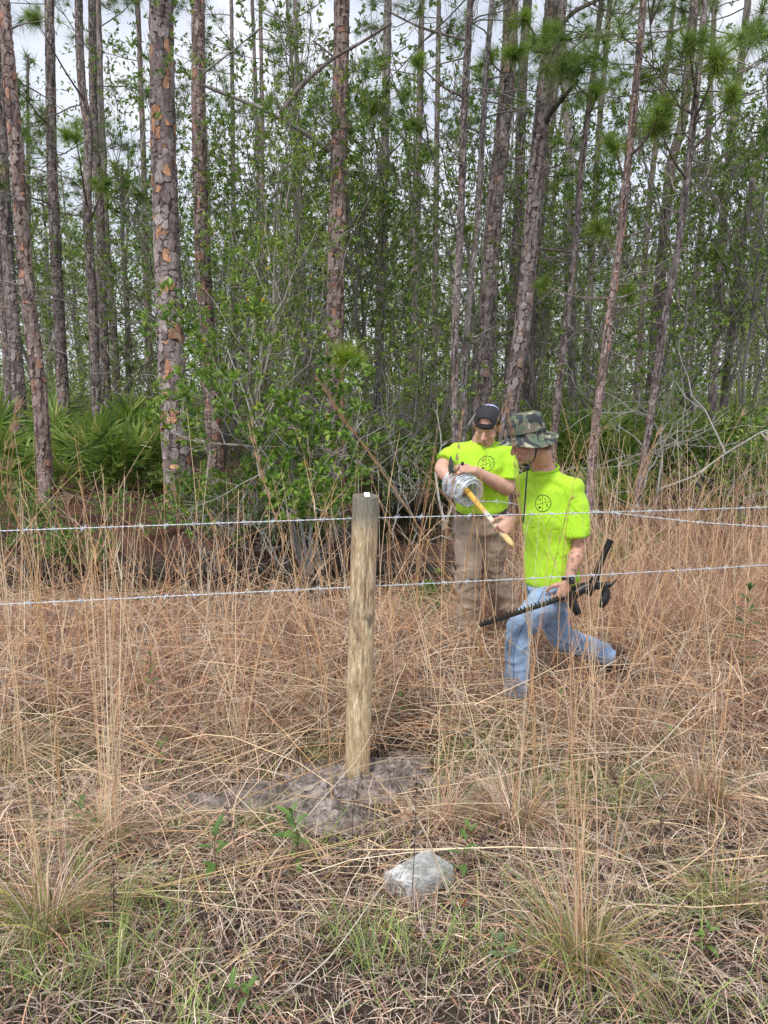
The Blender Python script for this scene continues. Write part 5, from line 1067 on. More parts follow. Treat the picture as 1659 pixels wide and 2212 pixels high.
for x, y in ((1244,1316),(1290,1256),(1268,1271),(1301,1302)):
    m = MB(); c_ = W(x, y, 4.115); m.add(*tubes(np.array([c_+np.array([0,.02,0]), c_-np.array([0,.004,0])]), np.array([.006,.006]), 8, cap=True)); m.build('bolt', simple('bolt_steel', (.25,.26,.27), .4, .7) if x == 1244 else bpy.data.materials['bolt_steel'], tl)

# ======================= worker in the backwards cap =======================
Cm = thing('person', 'worker in black backwards cap, lime T-shirt and khaki trousers, looking down at his hands', 'person', (W(1040,1400,5.05)[0], 5.05, float(g(W(1040,1400,5.05)[0], 5.05))))
f2 = norm(np.array([-.22, -.97, 0])); l2 = np.array([.97, -.22, 0])
hip = W(1040, 1115, 5.08); waist = W(1040, 1065, 5.07); chest = W(1042, 1010, 5.05); shl = W(1042, 962, 5.08); nb = W(1043, 950, 5.05)
shL = shl+l2*.178+np.array([0,0,-.016]); shR = shl-l2*.178+np.array([0,0,-.022]); elL = W(1096, 1056, 4.97); wrL = W(1024, 1016, 4.80); elR = W(953, 1012, 5.02); wrR = W(974, 1042, 4.90)
hdc = W(1053, 921, 4.99); hM = head_frame((-.36, -.84, -.42), (.10, -.05, 1)); SC = 1.0
b = MB(); head_parts(b, hdc, hM, SC, .004)
b.add(*loft(secs([(nb+np.array([0,0.02,-.05]), .080, .070), (nb+np.array([0,.01,0]), .066, .062), ((nb+hdc)/2+hM@np.array([0,-.035,-.015]), .062, .064), (hdc+hM@np.array([0,-.035,-.055]), .060, .066)], l2), 16))
b.add(*loft(secs([(hip, .15, .11), (waist, .15, .11), (chest, .165, .115), (shl+np.array([0,0,-.05]), .105, .07)], l2)))
for s_, e_, w_ in ((shL, elL, wrL), (shR, elR, wrR)):
    s_ = s_+np.array([0,0,-.03]); b.add(*loft(secs([(s_, .036, .036), (s_*.45+e_*.55, .054, .055), (e_, .046, .048)], f2), 16)); b.add(*loft(secs([(e_, .047, .047), (e_*.7+w_*.3, .049, .048), (e_*.25+w_*.75, .036, .033), (w_, .031, .026)], (0,0,1)), 16, .8))
knA = W(1012, 1238, 4.98); anA = W(1012, 1385, 5.05); knB = W(1060, 1232, 5.12); anB = W(1108, 1345, 5.25)
hA = hip-l2*.085+np.array([0,0,-.04]); hB = hip+l2*.085+np.array([0,0,-.04])
for h_, k_, a_ in ((hA, knA, anA), (hB, knB, anB)): b.add(*capsule(h_, k_, .078, .052)); b.add(*capsule(k_, a_, .052, .035));
hand_parts(b, wrL, norm(np.array([-.92, -.30, .22])), norm(np.array([-.2, .55, -.75])), (.9, 1.0, .7), np.array([0, -.4, .9]), 1.02)
hand_parts(b, wrR, norm(np.array([.35, -.55, -.75])), norm(np.array([.75, .1, .35])), (.7, .9, .6), np.array([.2, -.9, .3]), 1.02)
def ccol(V):
    col = face_cols(V, hdc, hM, SC, np.array([.68,.41,.31]), .42); L = (V-hdc)@hM
    mo = np.exp(-((L[:, 0]/.028)**2+((L[:, 2]+.055)/.009)**2))*(L[:, 1] > .05); mo = mo[:, None]*.45; return col*(1-mo)+np.array([.40,.20,.09])*mo
body(Cm, b, .0052, ccol); eyes(Cm, hdc, hM, SC)
m = MB(); m.add(*loft(secs([(hip+np.array([0,0,.055]), .172, .150), (waist, .174, .148), (chest, .180, .142), (shl+np.array([0,0,-.045]), .180, .128), (shl+np.array([0,0,-.005]), .135, .10)], l2), 26, .35)); yoke(m, shl, shR, shL, nb+np.array([0,.01,.004]), f2, 1.04)
m.add(*loft(secs([(shL+np.array([-.018,0,-.026]), .058, .058), (shL*.6+elL*.4, .070, .068), (shL*.22+elL*.78, .082, .072)], f2), 20, .15)); m.add(*loft(secs([(shR+np.array([.018,0,-.026]), .058, .058), (shR*.6+elR*.4, .070, .066), (shR*.34+elR*.66, .080, .070)], f2), 20, .15))
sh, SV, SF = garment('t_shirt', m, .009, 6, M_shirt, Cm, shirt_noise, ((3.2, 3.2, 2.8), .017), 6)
lc = W(1050, 1002, 4.86); logo(sh, SV, SF, W(1049, 1003, 4.88), norm(np.array([.97,-.22,0])), np.array([.12,0,1.]), .050)
m = MB(); a = np.linspace(0, 2*np.pi, 40); m.add(*tubes(nb+np.array([0,.008,-.022])+np.outer(np.cos(a), l2)*.083+np.outer(np.sin(a), f2)*.076+np.outer(-np.sin(a)*.026, (0,0,1)), np.full(40, .006), 8, np.array([LIME*.92]))); m.build('collar', M_shirt, sh, smooth=True)
m = MB(); m.add(*loft(secs([(hip+np.array([0,0,-.10]), .165, .135), (hip+np.array([0,0,-.03]), .164, .138), (hip+np.array([0,0,.03]), .156, .132)], l2), 24, .25))
for h_, k_, a_ in ((hA, knA, anA), (hB, knB, anB)): m.add(*loft(secs([(h_, .102, .106), (h_*.5+k_*.5, .096, .10), (k_, .086, .088), (k_*.5+a_*.5, .080, .082), (a_, .078, .080)], l2), 22, .12))
def kcol(V): return np.array([.47,.365,.28])*(.85+.2*nz(V[:, 0], V[:, 2], 12))[:, None]
garment('trousers', m, .009, 4, M_khaki, Cm, kcol, ((6, 6, 12), .011), 9)
m = MB(); a = np.linspace(0, 2*np.pi, 40); bc = hip+np.array([0,0,.042]); P = bc+np.outer(np.cos(a), l2)*.170+np.outer(np.sin(a), f2)*.145; V = np.stack([P-[0,0,.018], P+[0,0,.018]], 1); i = np.arange(80).reshape(40, 2); m.add(V.reshape(-1, 3), np.stack([i[:-1, 0], i[1:, 0], i[1:, 1], i[:-1, 1]], -1)); m.build('belt', M_leather, Cm, smooth=True)
for an, d in ((anA+np.array([0,0,-.02]), np.array([-.5,-.85,-.05])), (anB+np.array([0,0,-.02]), np.array([-.4,-.85,-.2]))):
    d = norm(d); s_ = norm(np.cross(d, (0,0,1))); so_ = np.cross(s_, d); m = MB(); m.add(*loft([(an-d*.06-so_*.03, .036, .038, s_), (an+d*.02-so_*.025, .044, .048, s_), (an+d*.18-so_*.045, .044, .028, s_)], 16, .8)); m.add(*loft([(an+so_*.06, .045, .045, s_), (an, .045, .045, s_)], 14)); V, Fs, _ = fuse('boot', m, .007, 3); mm = MB(); mm.add(V, Fs); mm.build('boot', M_boot, Cm, smooth=True)
# backwards cap: dome with the strap opening over the forehead, brim behind
cM = head_frame(hM[:, 1]*1.0+hM[:, 2]*.02, hM[:, 2]); cc_ = hdc+hM@np.array([0,-.012,.042]); m1, m2 = MB(), MB(); n, kk = 64, 22
th = np.linspace(0.03, 1.60, kk); ph = np.linspace(0, 2*np.pi, n, endpoint=False); T_, Pp = np.meshgrid(th, ph, indexing='ij')
V = np.stack([np.sin(T_)*np.cos(Pp)*.0845, np.sin(T_)*np.sin(Pp)*.106, np.cos(T_)*.094+.002], -1); V *= (1+.006*np.cos(Pp*6))[..., None]; i = np.arange(n*kk).reshape(kk, n); q = np.stack([i[:-1], i[1:], np.roll(i[1:], -1, 1), np.roll(i[:-1], -1, 1)], -1)
TT = (th[:-1]+th[1:])[:, None]/2; PP = (ph+np.pi/n)[None]; da = np.abs(np.angle(np.exp(1j*(PP-np.pi/2)))); hole = (da/.62)**2+((TT-1.36)/.38)**2 < 1; hole &= TT < 1.36+.0
back = (np.abs(np.angle(np.exp(1j*(PP+np.pi/2)))) < 1.05) & (TT > .12)
Vw = cc_+V.reshape(-1, 3)@cM.T; m1.add(Vw, q[(~hole & ~back)]); cap_ = m1.build('cap', M_blackcloth, Cm, smooth=True); s_ = cap_.modifiers.new('thickness', 'SOLIDIFY'); s_.thickness = .0025; s_.offset = 1
m2.add(Vw, q[(~hole & back)]); lp_ = m2.build('front_panel', M_lilac, cap_, smooth=True); lp_['label'] = 'lilac front panel'; s_ = lp_.modifiers.new('thickness', 'SOLIDIFY'); s_.thickness = .0025; s_.offset = 1
a = np.linspace(np.pi/2-.75, np.pi/2+.75, 24); P = np.stack([np.cos(a)*.0855, np.sin(a)*.107, -.004+0*a], 1); V = np.stack([P+[0,0,-.011], P+[0,0,.011], P*[1.03,1.03,1]+[0,0,.011], P*[1.03,1.03,1]+[0,0,-.011]], 1); i = np.arange(96).reshape(24, 4)
m = MB(); m.add(cc_+V.reshape(-1, 3)@cM.T, np.concatenate([np.stack([i[:-1, j], i[1:, j], i[1:, (j+1) % 4], i[:-1, (j+1) % 4]], -1) for j in range(4)])); m.build('strap', M_blackcloth, cap_, smooth=True)
m = MB(); a = np.linspace(np.pi+.5, 2*np.pi-.5, 20); rows = []
for r_, dz in ((1.0, 0), (1.35, -.012), (1.66, -.028)): rows.append(np.stack([np.cos(a)*.084*(1+(r_-1)*.35), np.sin(a)*.104*r_+(r_-1)*0, -.006+dz-.02*(np.cos(a)**2)*(r_-1)], 1))
V = np.vstack(rows); i = np.arange(60).reshape(3, 20); m.add(cc_+V@cM.T, np.stack([i[:-1, :-1], i[1:, :-1], i[1:, 1:], i[:-1, 1:]], -1).reshape(-1, 4)); br = m.build('brim', M_lilac, cap_, smooth=True); s_ = br.modifiers.new('thickness', 'SOLIDIFY'); s_.thickness = .004
rg = np.random.default_rng(6); k = 900; m = MB(); a = np.concatenate([rg.uniform(-.55, .45, k//2), rg.uniform(np.pi-.45, np.pi+.55, k//2)]); p = np.stack([np.cos(a)*.0805, -.012+np.sin(a)*.10, rg.uniform(.0, .045, k)], 1); p0 = hdc+p@hM.T; d = norm(np.array([0,-.2,-1.])@hM.T+rg.normal(0, .2, (k, 3))); m.add(*tubes(np.stack([p0, p0+d*.012], 1), np.tile([.0010, .0004], (k, 1)), 3)); tag(m.build('hair', M_hair, Cm), kind='stuff')
# the pointed tool in his hands
tg2 = thing('pointed_tool', 'dark grey pointed blade with a black grip held upright above the wire roll', 'tool', W(976, 1010, 4.78))
tp = [W(974, 983, 4.76), W(980, 1000, 4.76), W(979, 1018, 4.77), W(970, 1026, 4.78), W(968, 1010, 4.77), W(970, 995, 4.76)]; V = np.vstack([np.array(tp)+[0, -.004, 0], np.array(tp)+[0, .004, 0], [np.mean(tp, 0)+[0,-.009,0]], [np.mean(tp, 0)+[0,.009,0]]]); k = np.arange(6)
m = MB(); m.add(V, [np.stack([k, k*0+12, (k+1) % 6], -1), np.stack([k+6, (k+1) % 6+6, k*0+13], -1), np.stack([k, (k+1) % 6, (k+1) % 6+6, k+6], -1)]); m.build('blade', M_blade, tg2)
m = MB(); m.add(*tubes(spline([W(978, 1020, 4.77), W(987, 1016, 4.775), W(996, 1008, 4.78), W(1000, 998, 4.785)], 10), np.full(10, .0095), 10, cap=True)); m.build('grip', M_black, tg2, smooth=True)
# ------------------------------------------------------------------ grass
rng = np.random.default_rng(21)
DRY = [[.60,.42,.31],[.82,.67,.52],[.42,.25,.18],[.16,.10,.075],[.48,.40,.34],[.66,.35,.22]]
def curved(base, az, el, L, bend, k, wob=.0, floor=True):
    n = len(base); P = np.zeros((n, k, 3)); P[:, 0] = base; e = el.copy(); a = az.copy()
    for j in range(1, k):
        d = np.stack([np.cos(a)*np.cos(e), np.sin(a)*np.cos(e), np.sin(e)], 1); P[:, j] = P[:, j-1]+d*(L/(k-1))[:, None]; e = e-bend/(k-1); a = a+rng.normal(0, wob, n)
    if floor:
        gz = g(P[..., 0], P[..., 1])+.006; P[..., 2] = np.maximum(P[..., 2], gz)
    return P
def place(n, y0, y1, p=1.0, xf=.60, xm=.35, water=True):
    y = y0+(y1-y0)*rng.random(n)**p; x = rng.uniform(-1, 1, n)*(y*xf+xm); k = ~in_mud(x, y)
    # keep the men's standing room and the plastic box clear of blades
    z = g(x, y)
    if water: k &= z > WATER+.03
    k &= ~((np.abs(x-cen_box[0]) < .085) & (np.abs(y-cen_box[1]) < .075))
    return x[k], y[k], z[k]
def blades(mb, x, y, z, L, w, pal, wt, el=(.4, 1.4), bend=(.6, 2.6), k=4, wob=.25, var=.5, az=None):
    n = len(x); az = rng.uniform(0, 6.28, n) if az is None else az
    P = curved(np.stack([x, y, z-.01], 1), az, rng.uniform(*el, n), L, rng.uniform(*bend, n), k, wob); wd = w[:, None]*np.linspace(1, .25, k)[None]
    s = norm(np.stack([np.sin(az)+rng.normal(0, .5, n), -np.cos(az)+rng.normal(0, .3, n), rng.normal(0, .45, n)], 1)); mb.add(*ribbons(P, wd, s, vary(rng, n, pal, wt, var)))
cen_box = cen if False else wloc(boxo)
GRNG = [[.26,.34,.09],[.18,.27,.07],[.38,.43,.15],[.22,.30,.14]]
# short curly dead grass: the mat everywhere
m = MB()
x, y, z = place(27000, 1.25, 3.6, .8); pt = .5+.5*nz(x, y, 2.2); blades(m, x, y, z, rng.uniform(.06, .20, len(x))*(.8+.5*pt), rng.uniform(.0022, .0046, len(x)), DRY, (3,3.5,2,4,3,.8), bend=(1.0, 3.4), k=5)
x, y, z = place(26000, 3.4, 9, .9); k = fbm(x+50, y+50, 2.4, 2, 3) > .42+.0*x; x, y, z = x[k], y[k], z[k]; blades(m, x, y, z, rng.uniform(.12, .36, len(x)), rng.uniform(.003, .006, len(x)), DRY, (3.5,3,3,5,1.5,1.5), bend=(.8, 2.8))
tag(m.build('dry_grass', M_grass), 'short curled dead brown grass matting the ground in front of and behind the fence', 'grass', kind='stuff')
# short fresh green blades in patches near the road
m = MB(); x, y, z = place(26000, 1.25, 4.2, .8); k = rng.random(len(x)) < .05+.85*sstep(.54, .72, fbm(x+60, y+20, 1.9, 7, 3)); x, y, z = x[k], y[k], z[k]
blades(m, x, y, z, rng.uniform(.06, .22, len(x)), rng.uniform(.0028, .006, len(x)), GRNG, (3,3,2,1), el=(.7, 1.5), bend=(.1, 1.3), k=4, wob=.1)
tag(m.build('green_grass', M_grass), 'fresh green grass blades growing through the dead grass near the road', 'grass', kind='stuff')
# tussocks of knee high fine dry grass
def tussocks(mb, cx, cy, per, r, Lr, wr, pal, wt, el=(.85, 1.5), bend=(.5, 2.0), k=5):
    n = len(cx)*per; c = np.repeat(np.arange(len(cx)), per); a = rng.uniform(0, 6.28, n); q = np.abs(rng.normal(0, .5, n))*r
    x = cx[c]+np.cos(a)*q; y = cy[c]+np.sin(a)*q; kk = ~in_mud(x, y); z = g(x, y); kk &= z > WATER+.0; s = (.75+.5*rng.random(len(cx)))[c]
    x, y, z, a, s = x[kk], y[kk], z[kk], a[kk], s[kk]; az = a+rng.normal(0, .6, len(x)); blades(mb, x, y, z, rng.uniform(*Lr, len(x))*s, rng.uniform(*wr, len(x)), pal, wt, el, bend, k, .12, az=az)
m = MB()
x, y, z = place(430, 3.7, 6.9, .85); tussocks(m, x, y, 62, .17, (.22, .60), (.0034, .0066), [[.52,.35,.25],[.74,.58,.45],[.25,.15,.105],[.60,.31,.19],[.30,.29,.21]], (3,2.4,5,2.8,.8), el=(.5, 1.5), bend=(.6, 3.0))
x, y, z = place(420, 5.0, 10.0, 1); k = x > .75; tussocks(m, x[k], y[k], 66, .18, (.35, .95), (.003, .0055), [[.58,.36,.24],[.70,.52,.38],[.33,.19,.13]], (4,2.5,3.5))
tag(m.build('tussock_grass', M_grass), 'knee high tussocks of fine dry brown grass along the fence line', 'grass', kind='stuff')
# broad bent straw, trampled and matted in drifts
m = MB(); x, y, z = place(11000, 2.6, 6.2, .9); k = fbm(x+30, y+70, 1.7, 15, 3) > .47; x, y, z = x[k], y[k], z[k]+rng.uniform(0, .22, k.sum())*sstep(3, 4.4, y[k])
blades(m, x, y, z, rng.uniform(.22, .62, len(x)), rng.uniform(.003, .0072, len(x)), [[.78,.62,.46],[.62,.43,.31],[.70,.47,.31],[.34,.22,.16],[.52,.46,.40]], (3.5,3,2,2,1), el=(.05, .95), bend=(.2, 2.6), k=6, wob=.22)
tag(m.build('matted_straw', M_grass), 'broad bent pale straw trampled into drifts along the fence', 'grass', kind='stuff')
# long fallen straws lying across
m = MB(); x, y, z = place(1300, 2.2, 6.5, 1); n = len(x); az = rng.choice([0, np.pi], n)+rng.normal(0, .7, n); L = rng.uniform(.35, 1.3, n); P = curved(np.stack([x, y, z+rng.uniform(.02, .30, n)*sstep(2.2, 4, y)+.01], 1), az, rng.normal(.05, .22, n), L, rng.uniform(-.3, .9, n), 6, .14); w = rng.uniform(.0013, .0030, n)
m.add(*tubes(P, w[:, None]*np.linspace(1, .5, 6), 3, vary(rng, n, [[.80,.62,.40],[.74,.46,.24],[.52,.38,.27],[.82,.72,.54]], (3,2,2,1), .3))); tag(m.build('fallen_straw', M_grass), 'long fallen straws lying criss cross over the dead grass', 'grass', kind='stuff')
# tall standing broomsedge stems with feathery heads
def stems(mb, x, y, z, L, az, el, bend, pal, wt, wr=(.0011, .0022), heads=.6):
    n = len(x); P = curved(np.stack([x, y, z-.01], 1), az, el, L, bend, 8, .02, False); w = rng.uniform(*wr, n); col = vary(rng, n, pal, wt, .15); mb.add(*tubes(P, w[:, None]*np.linspace(1.15, .45, 8), 3, col))
    # clasping leaves
    s = np.repeat(np.arange(n), 3); j = rng.integers(1, 6, len(s)); b0 = P[s, j]; d = norm(P[s, j+1]-P[s, j]+rng.normal(0, .012, (len(s), 3))*2); l = rng.uniform(.10, .26, len(s)); Q = np.stack([b0, b0+d*l[:, None]*.5+rng.normal(0, .006, (len(s), 3)), b0+d*l[:, None]+rng.normal(0, .03, (len(s), 3))-np.array([0, 0, .015])], 1)
    mb.add(*ribbons(Q, (w[s]*2.0)[:, None]*np.array([1, .9, .2]), norm(rng.normal(0, 1, (len(s), 3))), col[s]*rng.uniform(.85, 1.15, (len(s), 1))))
    h = np.where(rng.random(n) < heads)[0]
    if len(h):
        s = np.repeat(h, 22); t_ = rng.uniform(4.4, 7, len(s)); i0 = np.minimum(t_.astype(int), 6); fr = (t_-i0)[:, None]; b0 = P[s, i0]*(1-fr)+P[s, i0+1]*fr; ax_ = norm(P[s, 7]-P[s, 5]); d = norm(ax_*1.0+rng.normal(0, .2, (len(s), 3))); l = rng.uniform(.015, .045, len(s))[:, None]
        sd_ = norm(np.cross(d, rng.normal(0, 1, d.shape)))*.0014; mb.add(np.stack([b0-sd_, b0+sd_, b0+d*l], 1).reshape(-1, 3), np.arange(len(s)*3).reshape(-1, 3), np.repeat(np.array([.56,.36,.24])*rng.uniform(.75, 1.25, (len(s), 1)), 3, 0))
ORG = [[.70,.43,.23],[.78,.58,.37],[.58,.33,.20],[.78,.67,.50],[.38,.21,.13]]
def stand(n, y0, y1, Lr, xr=None, p=1):
    x, y, z = place(n, y0, y1, p, water=False)
    if xr is not None: k = (x > xr[0]*y) & (x < xr[1]*y); x, y, z = x[k], y[k], z[k]
    n = len(x); az = rng.uniform(0, 6.28, n); return x, y, z, rng.uniform(*Lr, n), az, rng.normal(1.38, .33, n), rng.uniform(-.15, .9, n)
m = MB()
for a in (stand(200, 3.9, 6.0, (.8, 1.45)), stand(150, 6.0, 8.5, (.9, 1.6), (.08, .7)), stand(70, 5.0, 6.4, (.8, 1.3), (-.6, .0)), stand(620, 5.0, 8.8, (1.0, 1.75), (.16, .64)), stand(240, 5.0, 8.5, (1.2, 1.9), (.26, .64)), stand(160, 4.6, 6.2, (1.1, 1.8), (-.62, .0)), stand(330, 4.0, 7, (.45, .85))): stems(m, *a, ORG, (3,3,2,2,1), wr=(.0013, .0032))
tag(m.build('broomsedge', M_grass), 'tall orange brown broomsedge stems standing in front of the forest', 'grass', kind='stuff')
# separate plants one can point to
def clump(label, x, y, n, Lr, green, stalks, slean=0, sl=(1.0, 1.5), wide=.09, sdir=None):
    root = thing('grass_clump', label, 'grass clump', (x, y, float(g(x, y))), 'single grass clumps near the camera'); m = MB(); bx_ = x+rng.normal(0, wide*.45, n); by = y+rng.normal(0, wide*.45, n); az = np.arctan2(by-y, bx_-x)+rng.normal(0, 1.0, n); az = az+.5*np.sin(az*2+x*9)
    blades(m, bx_, by, g(bx_, by), rng.uniform(*Lr, n), rng.uniform(.0022, .0042, n), DRY+GRNG[:2]+[[.42,.36,.10]], [4,3,3,1,2,2]+[green*6, green*6, green*6], el=(.8, 1.55), bend=(.2, 3.2), k=6, wob=.16, az=az); tag(m.build('blades', M_grass, root), kind='stuff')
    if stalks:
        m = MB(); k = stalks; sx = x+rng.normal(0, wide*.35, k); sy = y+rng.normal(0, wide*.35, k); az = rng.uniform(0, 6.28, k) if sdir is None else sdir+rng.normal(0, .5, k); stems(m, sx, sy, g(sx, sy), rng.uniform(*sl, k), az, rng.normal(1.42, .09, k)-slean, rng.uniform(-.05, .25, k), ORG[:4], (2,4,1,2), wr=(.0013, .0021), heads=.45); tag(m.build('stalk', M_grass, root), kind='stuff')
def GP(x, y):
    d = ray(x, y); t = 1.7/-d[2]
    for _ in range(12): p = d*t; t = (CAMZ-float(g(p[0], p[1])))/-d[2]
    return d[0]*t, d[1]*t
for (px, py, lab, n, Lr, gr, stk, le, sdir) in [(1250, 2090, 'upright grass clump with green base and tall orange stalks, nearest at the lower right', 520, (.16, .46), .5, 13, .02, None), (105, 2020, 'grass clump of pale curled blades and green stems at the lower left', 520, (.16, .5), .45, 7, 0, None),
    (235, 1830, 'grass clump with a sheaf of straight tall orange stems at the left', 280, (.15, .4), .2, 17, -.03, 1.6), (1120, 1800, 'orange brown grass clump to the right of the mud, above the plastic box', 520, (.16, .42), .15, 8, 0, None), (960, 1790, 'reddish dry grass clump between the post mud and the plastic box', 360, (.12, .36), .12, 5, 0, None),
    (1095, 1540, 'grass clump round the front foot of the striding worker', 360, (.14, .34), .1, 4, 0, None), (1345, 1455, 'grass clump round the trailing boot of the striding worker', 260, (.12, .28), .1, 3, 0, None), (1010, 1420, 'grass clump hiding the feet of the capped worker', 420, (.2, .5), .1, 6, 0, None), (1520, 1750, 'thick dry grass clump at the right with leaning stalks', 420, (.18, .5), .2, 8, .05, None), (1560, 1960, 'low green and tan grass clump near the right edge', 260, (.1, .3), 1.0, 2, 0, None), (520, 1640, 'dry grass clump left of the post with crossing stalks', 420, (.16, .42), .2, 10, .1, None),
    (20, 1680, 'dense tan grass clump at the left picture edge', 480, (.2, .5), .15, 9, 0, None), (620, 1560, 'blue green tinted grass clump left behind the post', 420, (.16, .38), 1.1, 3, 0, None), (330, 1610, 'curly brown grass clump left of the middle', 480, (.16, .42), .12, 7, .1, None), (1400, 1610, 'tan grass clump below the trailing boot', 420, (.16, .4), .15, 7, 0, None),
    (700, 1640, 'green tipped grass clump just left of the foot of the post', 260, (.12, .3), 1.4, 2, 0, None), (1290, 1600, 'straw coloured grass clump below the front foot of the striding worker', 400, (.16, .4), .15, 6, 0, None), (800, 1530, 'dark stemmed grass clump right behind the post', 320, (.16, .4), .3, 5, .1, None)]:
    x, y = GP(px, py); clump(lab, x, y, n, Lr, gr, stk, le, sdir=sdir, wide=.09 if y < 3.4 else .14)
def stalk(label, pts, r0=.0035, head=True, n=1, gr=None, tcol=(.62,.40,.20)):
    p = [W(*q) for q in pts]; root = thing('grass_stalk', label, 'grass stalk', p[0], gr)
    for k in range(n):
        P = spline([q+rng.normal(0, .004+.012*i/len(p), 3)*(k > 0) for i, q in enumerate(p)], 16); m = MB(); m.add(*tubes(P, np.linspace(r0, r0*.4, 16), 5, np.array([tcol])*rng.uniform(.85, 1.2)))
        if head:
            s = rng.integers(9, 16, 80); d = norm(norm(P[15]-P[12])+rng.normal(0, .16, (80, 3))); sd_ = norm(np.cross(d, rng.normal(0, 1, d.shape)))*.0016; l = rng.uniform(.02, .06, (80, 1)); m.add(np.stack([P[s]-sd_, P[s]+sd_, P[s]+d*l], 1).reshape(-1, 3), np.arange(240).reshape(-1, 3), np.repeat(np.array([.60,.40,.26])*rng.uniform(.8, 1.25, (80, 1)), 3, 0))
        m.build('stem', M_grass, root)
G_ = 'long single grass stalks'
stalk('bundle of thick tan stalks leaning left, just right of the post top', [(1060,1445,4.1),(1000,1310,4.0),(930,1180,3.9),(860,1070,3.8),(790,970,3.7),(735,890,3.6),(690,825,3.5)], .0026, True, 3, G_)
stalk('tall straight tan stalk bundle at the left with feathery top', [(128,1720,2.9),(118,1500,2.9),(60,1200,2.9),(15,1050,2.85),(35,880,2.8)], .0028, True, 3, G_)
stalk('tall orange stalk crossing in front of the striding worker', [(1160,1700,3.4),(1150,1450,3.4),(1135,1250,3.4),(1112,1000,3.35),(1098,900,3.3)], .0022, True, 2, G_)
stalk('tall stalk crossing the arm of the striding worker', [(1200,1650,3.5),(1205,1400,3.5),(1215,1220,3.5),(1232,1080,3.4),(1262,960,3.4),(1300,930,3.35)], .0020, True, 1, G_)
stalk('long stalk leaning right beside the black tool', [(1310,1990,2.5),(1345,1700,2.7),(1400,1450,2.9),(1440,1300,3.0),(1510,1080,3.1),(1600,900,3.1)], .0026, True, 1, G_)
stalk('tall upright stalk near the right of the picture', [(1225,1880,2.7),(1245,1500,2.9),(1310,1240,3.0),(1365,1060,3.1),(1420,940,3.1)], .0022, True, 2, G_)
stalk('pale bent stalk lying across the lower middle of the picture', [(555,2185,1.85),(700,2080,1.98),(800,1950,2.2),(870,1850,2.5),(920,1780,2.7)], .0022, False, 1, G_, (.70,.64,.52))
stalk('pair of yellow stalks lying across the lower left', [(30,2060,2.2),(250,1945,2.3),(500,1875,2.45),(700,1830,2.55),(830,1795,2.6)], .0028, False, 2, G_, (.68,.50,.24))
stalk('yellow straw lying at the bottom left', [(270,2200,1.85),(430,2120,1.92),(600,2010,2.1),(690,1940,2.2)], .0032, False, 1, G_, (.72,.56,.30))
stalk('stalk crossing in front of the lower part of the post', [(330,1930,2.6),(560,1760,2.9),(740,1580,3.1),(880,1430,3.2),(960,1340,3.2)], .0017, False, 1, G_, (.70,.54,.28))
stalk('pale straw beside the plastic box on its right', [(1010,2020,2.3),(960,1900,2.45),(920,1800,2.5),(870,1700,2.6)], .0028, False, 2, G_, (.68,.60,.44))
stalk('tall orange stalk left of the post reaching above the upper wire', [(720,1800,3.0),(700,1450,3.1),(640,1250,3.2),(575,1060,3.2),(540,930,3.2)], .0018, True, 2, G_)
stalk('orange stalk pair rising behind the capped worker to his left', [(900,1340,4.6),(905,1200,4.6),(925,1050,4.6),(945,930,4.5)], .0022, True, 2, G_)
stalk('thin stems crossing the capped workers chest', [(1000,1280,4.5),(1020,1130,4.5),(1045,1000,4.5),(1075,930,4.45),(1100,860,4.4)], .0018, True, 2, G_, (.5,.28,.12))
stalk('tall tan stalk bundle rising left of the wire roll', [(955,1300,4.4),(965,1150,4.4),(985,1020,4.4),(1000,900,4.4)], .002, True, 2, G_)
# leafy weeds
def weed(label, px, py, n, L, h, pal=((.15,.28,.07),(.21,.35,.09)), dead=False):
    L *= 1.35; h *= 1.7
    x, y = GP(px, py); root = thing('weed', label, 'weed', (x, y, float(g(x, y))), 'leafy weeds in the grass'); P = spline([(x, y, float(g(x, y))-.01), (x+rng.normal(0, .01), y, float(g(x, y))+h*.6), (x+rng.normal(0, .02), y, float(g(x, y))+h)], 8); m = MB(); m.add(*tubes(P, np.linspace(.0028, .0015, 8), 5, np.array([[.20,.10,.07]]))); m.build('stem', M_twig, root)
    for k in range(n):
        t_ = (k+1)/n; c = P[min(7, int(t_*7.9))]; a = k*2.4+rng.normal(0, .3); el = .15+.9*t_**1.5; d = np.array([math.cos(a)*math.cos(el), math.sin(a)*math.cos(el), math.sin(el)]); ll = L*rng.uniform(.75, 1.15)*(1-.25*t_); s = norm(np.cross(d, (0,0,1))); nr = np.cross(s, d); K = []
        for q, w in ((0, .08), (.3, .8), (.6, 1), (.85, .6), (1, .03)): p = c+d*ll*q-nr*(-.0)-np.array([0,0,1])*ll*.28*q**2; K += [p-s*w*ll*.13+nr*.006*w, p, p+s*w*ll*.13+nr*.006*w]
        i = np.arange(15).reshape(5, 3); q_ = np.concatenate([np.stack([i[:-1, j], i[:-1, j+1], i[1:, j+1], i[1:, j]], -1) for j in (0, 1)]); m = MB(); m.add(np.array(K), q_, np.array(pal[k % 2])*rng.uniform(.8, 1.25)); m.build('leaf', M_leaf, root, smooth=True)
weed('leafy green weed right below the mud, largest of the weeds', 640, 1870, 13, .085, .12); weed('green weed with upright leaves left of the largest weed', 470, 1895, 9, .08, .10); weed('narrow leafed green weed at the bottom edge', 535, 2180, 7, .065, .04, ((.18,.32,.07),(.22,.36,.09)))
